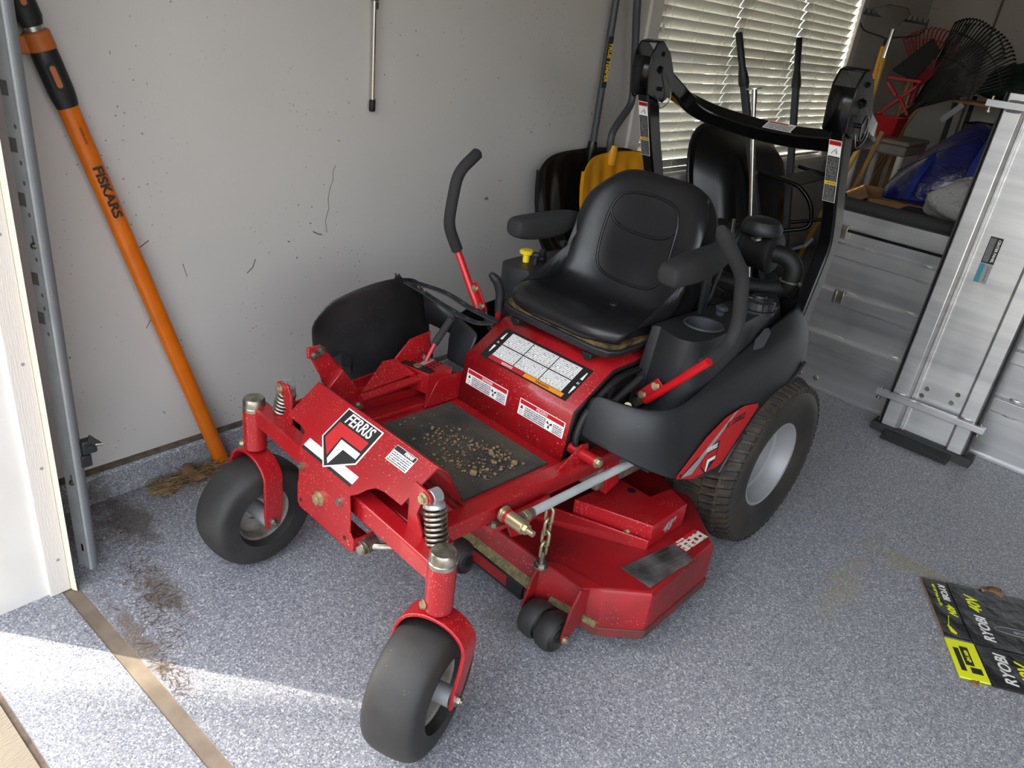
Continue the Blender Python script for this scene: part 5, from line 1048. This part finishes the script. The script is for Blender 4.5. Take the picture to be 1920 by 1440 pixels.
def fan_rake(name, lab, hub, dirv, spread, length, ntine, mt, base, curl=.05, bow=.0):
    o = tag(tool(name, lab, 'rake'), group='leaf rakes in the tool corner'); hub, dirv, base = V(hub), V(dirv).normalized(), V(base)
    nrm_ = V((.45, -.85, .1)); nrm_ = (nrm_ - dirv * nrm_.dot(dirv)).normalized(); sd_ = dirv.cross(nrm_)
    m = MB(); m.cyl(base, hub + dirv * .03, .0145, n=12); obj('handle', m, WOOD, o); m = MB(); m.cyl(hub - dirv * .14, hub + dirv * .05, .02, .028, n=12); hd_ = obj('socket', m, mt, o)
    for k in range(ntine):
        f = (k / (ntine - 1) - .5) * 2; an = f * spread; dv = dirv * math.cos(an) + sd_ * math.sin(an); ll = length * (1 - .10 * f * f)
        P = [hub + sd_ * f * .02, hub + dv * ll * .5 + nrm_ * (.03 + bow * f * f), hub + dv * ll * .93 + nrm_ * bow * 2 * f * f, hub + dv * ll + nrm_ * (curl + bow * 2 * f * f), hub + dv * (ll - .01) + nrm_ * (curl + .02 + bow * 2 * f * f)]
        m = MB(); m.rtube(catmull(P, 3), .009, .004, nrm_); obj('tine', m, mt, hd_, smooth=0)
    for rr in (.55, .8):
        m = MB(); m.rtube([hub + (dirv * math.cos(q * spread / 6) + sd_ * math.sin(q * spread / 6)) * length * rr + nrm_ * (.03 * (1 - abs(rr - .5)) + bow * (q / 6) ** 2 * (1.2 if rr < .6 else 1.7)) for q in range(-6, 7)], .006, .012, nrm_); obj('spreader', m, mt, hd_)
    return o
fan_rake('leaf_rake', 'red plastic leaf rake fanned out against the back wall', (-1.66, 6.62, 1.27), (.02, .1, 1), .62, .40, 17, REDPL, (-1.62, 6.5, 0))
fan_rake('leaf_rake', 'black leaf rake tipped to the right over green tarp', (-1.52, 6.26, 1.16), (.62, .05, .78), .50, .62, 24, BLKMAT, (-2.0 + .1, 6.2, .0), .05, .04)
fan_rake('leaf_rake', 'black leaf rake with strongly curled fan behind the other', (-1.645, 6.76, 1.19), (.42, .1, .9), .40, .61, 20, BLKMAT, (-1.9, 6.76, .0), .06, .10)
hn = tool('paper_tag', 'white paper tag hanging on the black rake', 'tag'); m = MB(); m.prism([(-1.335, 6.16, 1.10), (-1.235, 6.16, 1.22), (-1.205, 6.16, 1.20), (-1.305, 6.16, 1.075)], (0, -.002, 0)); tg = obj('paper', m, GRYPR, hn, smooth=0)
for x0, y0, x1, z1, mt, lb in ((-1.72, 5.40, -1.56, 1.02, YWOOD, 'yellow wooden tool handle leaning by the roll bar'), (-1.60, 5.48, -1.50, 1.0, WOOD, 'pale wooden tool handle leaning behind the table leg')):
    o = tag(tool('tool_handle', lb, 'handle'), group='loose wooden tool handles'); m = MB(); m.cyl((x0 - .06, y0, 0), (x1, y0 + .05, z1), .017, n=12); obj('shaft', m, mt, o)

sf = thing('storage_shelf', 'dark shelf rack with brown boards at the back wall', 'shelf', (-.95, 6.95, 0))
for x, y in ((-.42, -.3), (.8, -.3), (.8, .3), (-.42, .3)): m = MB(); m.box(x - .015, x + .015, y - .015, y + .015, 0, 1.25); obj('post', m, BLKMAT, sf)
for z in (.35, .80, 1.20): m = MB(); m.box(-.44, .82, -.32, .32, z, z + .02); obj('board', m, CARD if z > 1 else BLKMAT, sf, bevel=.002)
lump('tarp_bundle', (-.98, 6.93, 1.30), .26, (1.3, .9, .85), GREEN, 'folded dark green tarp on top of the back shelf', 'tarp', amp=.14, seed=9, flat=.30)
for x, y, z, w_, h_, mt, nm, lb in ((-1.10, 6.9, .82, .36, .26, BLKMAT, 'storage_crate', 'black crate on the middle shelf board'), (-.62, 6.9, .82, .30, .24, mat('pale_grey_box', srgb(150, 150, 150), .6), 'plastic_bin', 'pale grey plastic bin beside the black crate'), (-.95, 6.9, .37, .5, .3, DARK, 'storage_crate', 'dark crate on the lowest shelf board')):
    o = thing(nm, lb, 'crate', (x, y, z), 0, 'crates on the back shelf'); m = MB(); m.box(-w_ / 2, w_ / 2, -.22, .22, 0, h_); b_ = obj('body', m, mt, o, bevel=.01); m = MB(); m.box(-w_ * .2, w_ * .2, -.235, -.22, h_ * .55, h_ * .65); obj('handle', m, mt, o, bevel=.004)

# flattened product box on the floor
fb = thing('flattened_box', 'flattened black and lime pole saw carton on the floor', 'carton', (-.12, 2.322, .003)); fb.rotation_euler = (0, 0, math.radians(27.6))
BOXB = mat('glossy_black_carton', srgb(20, 20, 20), .32, bump=(14, .5, .01))
def fbp(x0, x1, y0, y1, mt, nm, h=.0, par=None, t_=.004): m = MB(); m.box(x0, x1, -y1, -y0, h, h + t_); return obj(nm, m, mt, par or fb, bevel=.0006)
pa = fbp(0, .071, 0, .254, BOXB, 'side_flap'); pb_ = fbp(.073, .72, 0, .262, BOXB, 'main_panel', .002); pc = fbp(-.002, .074, .266, .412, LIME, 'lime_flap'); pd_ = fbp(.076, .74, .268, .418, BOXB, 'lower_panel', .001)
for pz_, x, y, w_, dx in ((pa, 0, .254, .098, 0), ): m = MB(); m.box(-.0012, .0, -.254, 0, -.0005, .004); obj('torn_edge', m, CARD, pa, smooth=0)
fl = Pl((0, 0, .006), (1, 0, 0), (0, 1, 0))
R90 = math.pi / 2
text('maker_word', 'RYOBI', fl, .128, -.190, .040, WHITE, pb_, .0006, bold=.001, rot=R90, shear=.2, width=.92); text('volt_word', '40V', fl, .128, -.085, .046, LIME, pb_, .0006, bold=.0012, rot=R90, shear=.2, width=.95)
text('maker_word', 'RYOBI', fl, .051, -.055, .026, WHITE, pa, -.0015, bold=.0008, rot=-R90, shear=.2); text('volt_word', '40V', fl, .051, -.135, .029, LIME, pa, -.0015, bold=.001, rot=-R90, shear=.2); text('product_word', '40V 10" Pole Saw Kit', fl, .027, -.075, .0115, LIME, pa, -.0015, rot=-R90, bold=.0002)
text('maker_word', 'RYOBI', fl, .132, -.345, .042, WHITE, pd_, -.0004, bold=.001, rot=R90, shear=.2, width=.95); text('volt_word', '40V', fl, .185, -.350, .052, LIME, pd_, -.0004, bold=.0012, rot=R90, shear=.2, width=1.0)
for x0, x1, y0, y1, mt in ((.028, .050, -.36, -.29, BLACK), (.010, .024, -.385, -.30, BLACK), (.036, .064, -.388, -.366, BLACK)): m = MB(); m.box(x0, x1, y0, y1, .0042, .0045); obj('flap_print', m, mt, pc, smooth=0)
text('flap_word', '40V HP', fl, .040, -.325, .014, LIME, pc, -.001, rot=-R90, bold=.0003)
m = MB(); P = [(.215 + .060 * math.cos(q) + (.03 if math.cos(q) > 0 else 0), -.175 + .016 * math.sin(q)) for q in [2 * math.pi * k / 28 for k in range(28)]]; m.prism([V((x, y, .0063)) for x, y in P], (0, 0, .0003)); obj('saw_bar_print', m, GRYPR, pb_, smooth=0)
m = MB(); m.prism([V((.215 + (x - .215) * .95 - .001, y * 1 + (y + .175) * -.25, .0067)) for x, y in P], (0, 0, .0002)); obj('saw_bar_print', m, mat('dark_bar', srgb(52, 52, 54), .4), pb_, smooth=0); text('bar_word', 'RYOBI', fl, .225, -.175, .014, GRYPR, pb_, .0012, rot=math.pi + .05, bold=.0003)
m = MB(); m.prism([V(p) for p in ((.29, -.150, .0063), (.34, -.120, .0063), (.40, -.12, .0063), (.44, -.19, .0063), (.38, -.235, .0063), (.33, -.205, .0063))], (0, 0, .0003)); obj('saw_head_print', m, LIME, pb_, smooth=0); m = MB(); m.box(.26, .55, -.118, -.100, .0063, .0066); obj('branch_print', m, WOOD, pb_, smooth=0)
m = MB(); m.bar((.036, -.165, .0042), (.024, -.212, .0042), .002, .0006); m.prism([V(p) for p in ((.020, -.208, .0042), (.028, -.212, .0042), (.040, -.236, .0042), (.036, -.244, .0042), (.024, -.236, .0042))], (0, 0, .0003)); obj('pole_saw_print', m, LIME, pa, smooth=0)

# leaves and litter
def leaf(name, c, r, rz, lab, seed, grp=None, tilt=.25):
    rnd = random.Random(seed); m = MB(); n = 12; P = [V((math.cos(2 * math.pi * k / n) * r * rnd.uniform(.6, 1.15), math.sin(2 * math.pi * k / n) * r * .7 * rnd.uniform(.55, 1.2), r * rnd.uniform(0, .45))) for k in range(n)]
    cv = m.b.verts.new((0, 0, r * .1)); vs = m.vs(P)
    for k in range(n): m.face((cv, vs[k], vs[(k + 1) % n]))
    o = obj(name, m, LEAF, None, solid=.0012, smooth=60, label=lab, cat='leaf', group=grp or 'dry leaves on the floor'); o.location = c; o.rotation_euler = (tilt * 0, 0, rz); return o
leaf('dry_leaf', (.055, 2.415, .002), .036, .5, 'curled dry brown leaf behind the carton', 5); leaf('dry_leaf', (.105, 1.965, .002), .016, 1.5, 'tiny dry leaf at the carton lower edge', 6)
leaf('dry_leaf', (-1.915, .965, .012), .055, .3, 'broad dry brown leaf on the straw by the curb', 7); leaf('dry_leaf', (-1.93, 1.05, .010), .04, 1.3, 'ragged pale dry leaf behind the broad one', 8); leaf('dry_leaf', (-1.90, .87, .006), .042, 2.2, 'dark dry leaf at the end of the straw pile', 9)
m = MB(); rnd = random.Random(21)
for k in range(520):
    t_ = rnd.random(); x = -1.925 + rnd.gauss(0, .022); y = .84 + t_ * .26 + rnd.gauss(0, .01); z = .003 + abs(rnd.gauss(0, .010)); an = rnd.uniform(0, math.pi); ll = rnd.uniform(.01, .035); dz = rnd.uniform(-.004, .006)
    x = max(x, -1.965); m.tube([(x - math.cos(an) * ll * .4, y - math.sin(an) * ll, max(z, .001)), (x, y, z + .004), (x + math.cos(an) * ll * .4, y + math.sin(an) * ll, max(z + dz, .001))], .0009, 4)
obj('straw_pile', m, STRAW, None, label='dry straw and grass heap along the curb', cat='straw', kind='stuff')
m = MB()
for k in range(380):
    c = rnd.choice(((-1.80, .70, .10, .05), (-1.62, .66, .06, .04), (-1.50, .645, .05, .035), (-1.42, .60, .08, .03), (-1.28, .545, .08, .02)))
    x, y = rnd.gauss(c[0], c[2] * .7), rnd.gauss(c[1], c[3] * .7); an = rnd.uniform(0, math.pi); ll = rnd.uniform(.003, .014)
    if x < -1.965 or y < .52: continue
    m.tube([(x - math.cos(an) * ll, y - math.sin(an) * ll, .0012), (x + math.cos(an) * ll, y + math.sin(an) * ll, .0012 + rnd.random() * .003)], .0005, 4)
obj('floor_debris', m, mat('dark_litter', srgb(96, 78, 60), .95), None, label='scattered dark grass clippings by the door track', cat='debris', kind='stuff')
# dried mud on the foot mat
m = MB(); mw = mow.matrix_basis.copy()
for k in range(420):
    cx, cy_, sx, sy_ = rnd.choice(((-.06, -.27, .07, .02), (.03, -.25, .05, .018), (.10, -.22, .03, .015), (.05, -.33, .05, .02), (.13, -.29, .02, .02), (-.02, -.30, .10, .06)))
    x, y = rnd.gauss(cx, sx), rnd.gauss(cy_, sy_); r = abs(rnd.gauss(0, .0016)) + .0007
    if abs(x) > .17 or not -.41 < y < -.15: continue
    if rnd.random() < .04: r *= 1.9
    m.ball((x, y, .4240 + r * .5), r, 6, (1.2, 1.1, .7))
md_ = obj('mud_crumbs', m, SOIL, None, label='dried mud crumbs scattered on the foot mat', cat='mud', kind='stuff', smooth=0); md_.location = mow.location; md_.rotation_euler = mow.rotation_euler
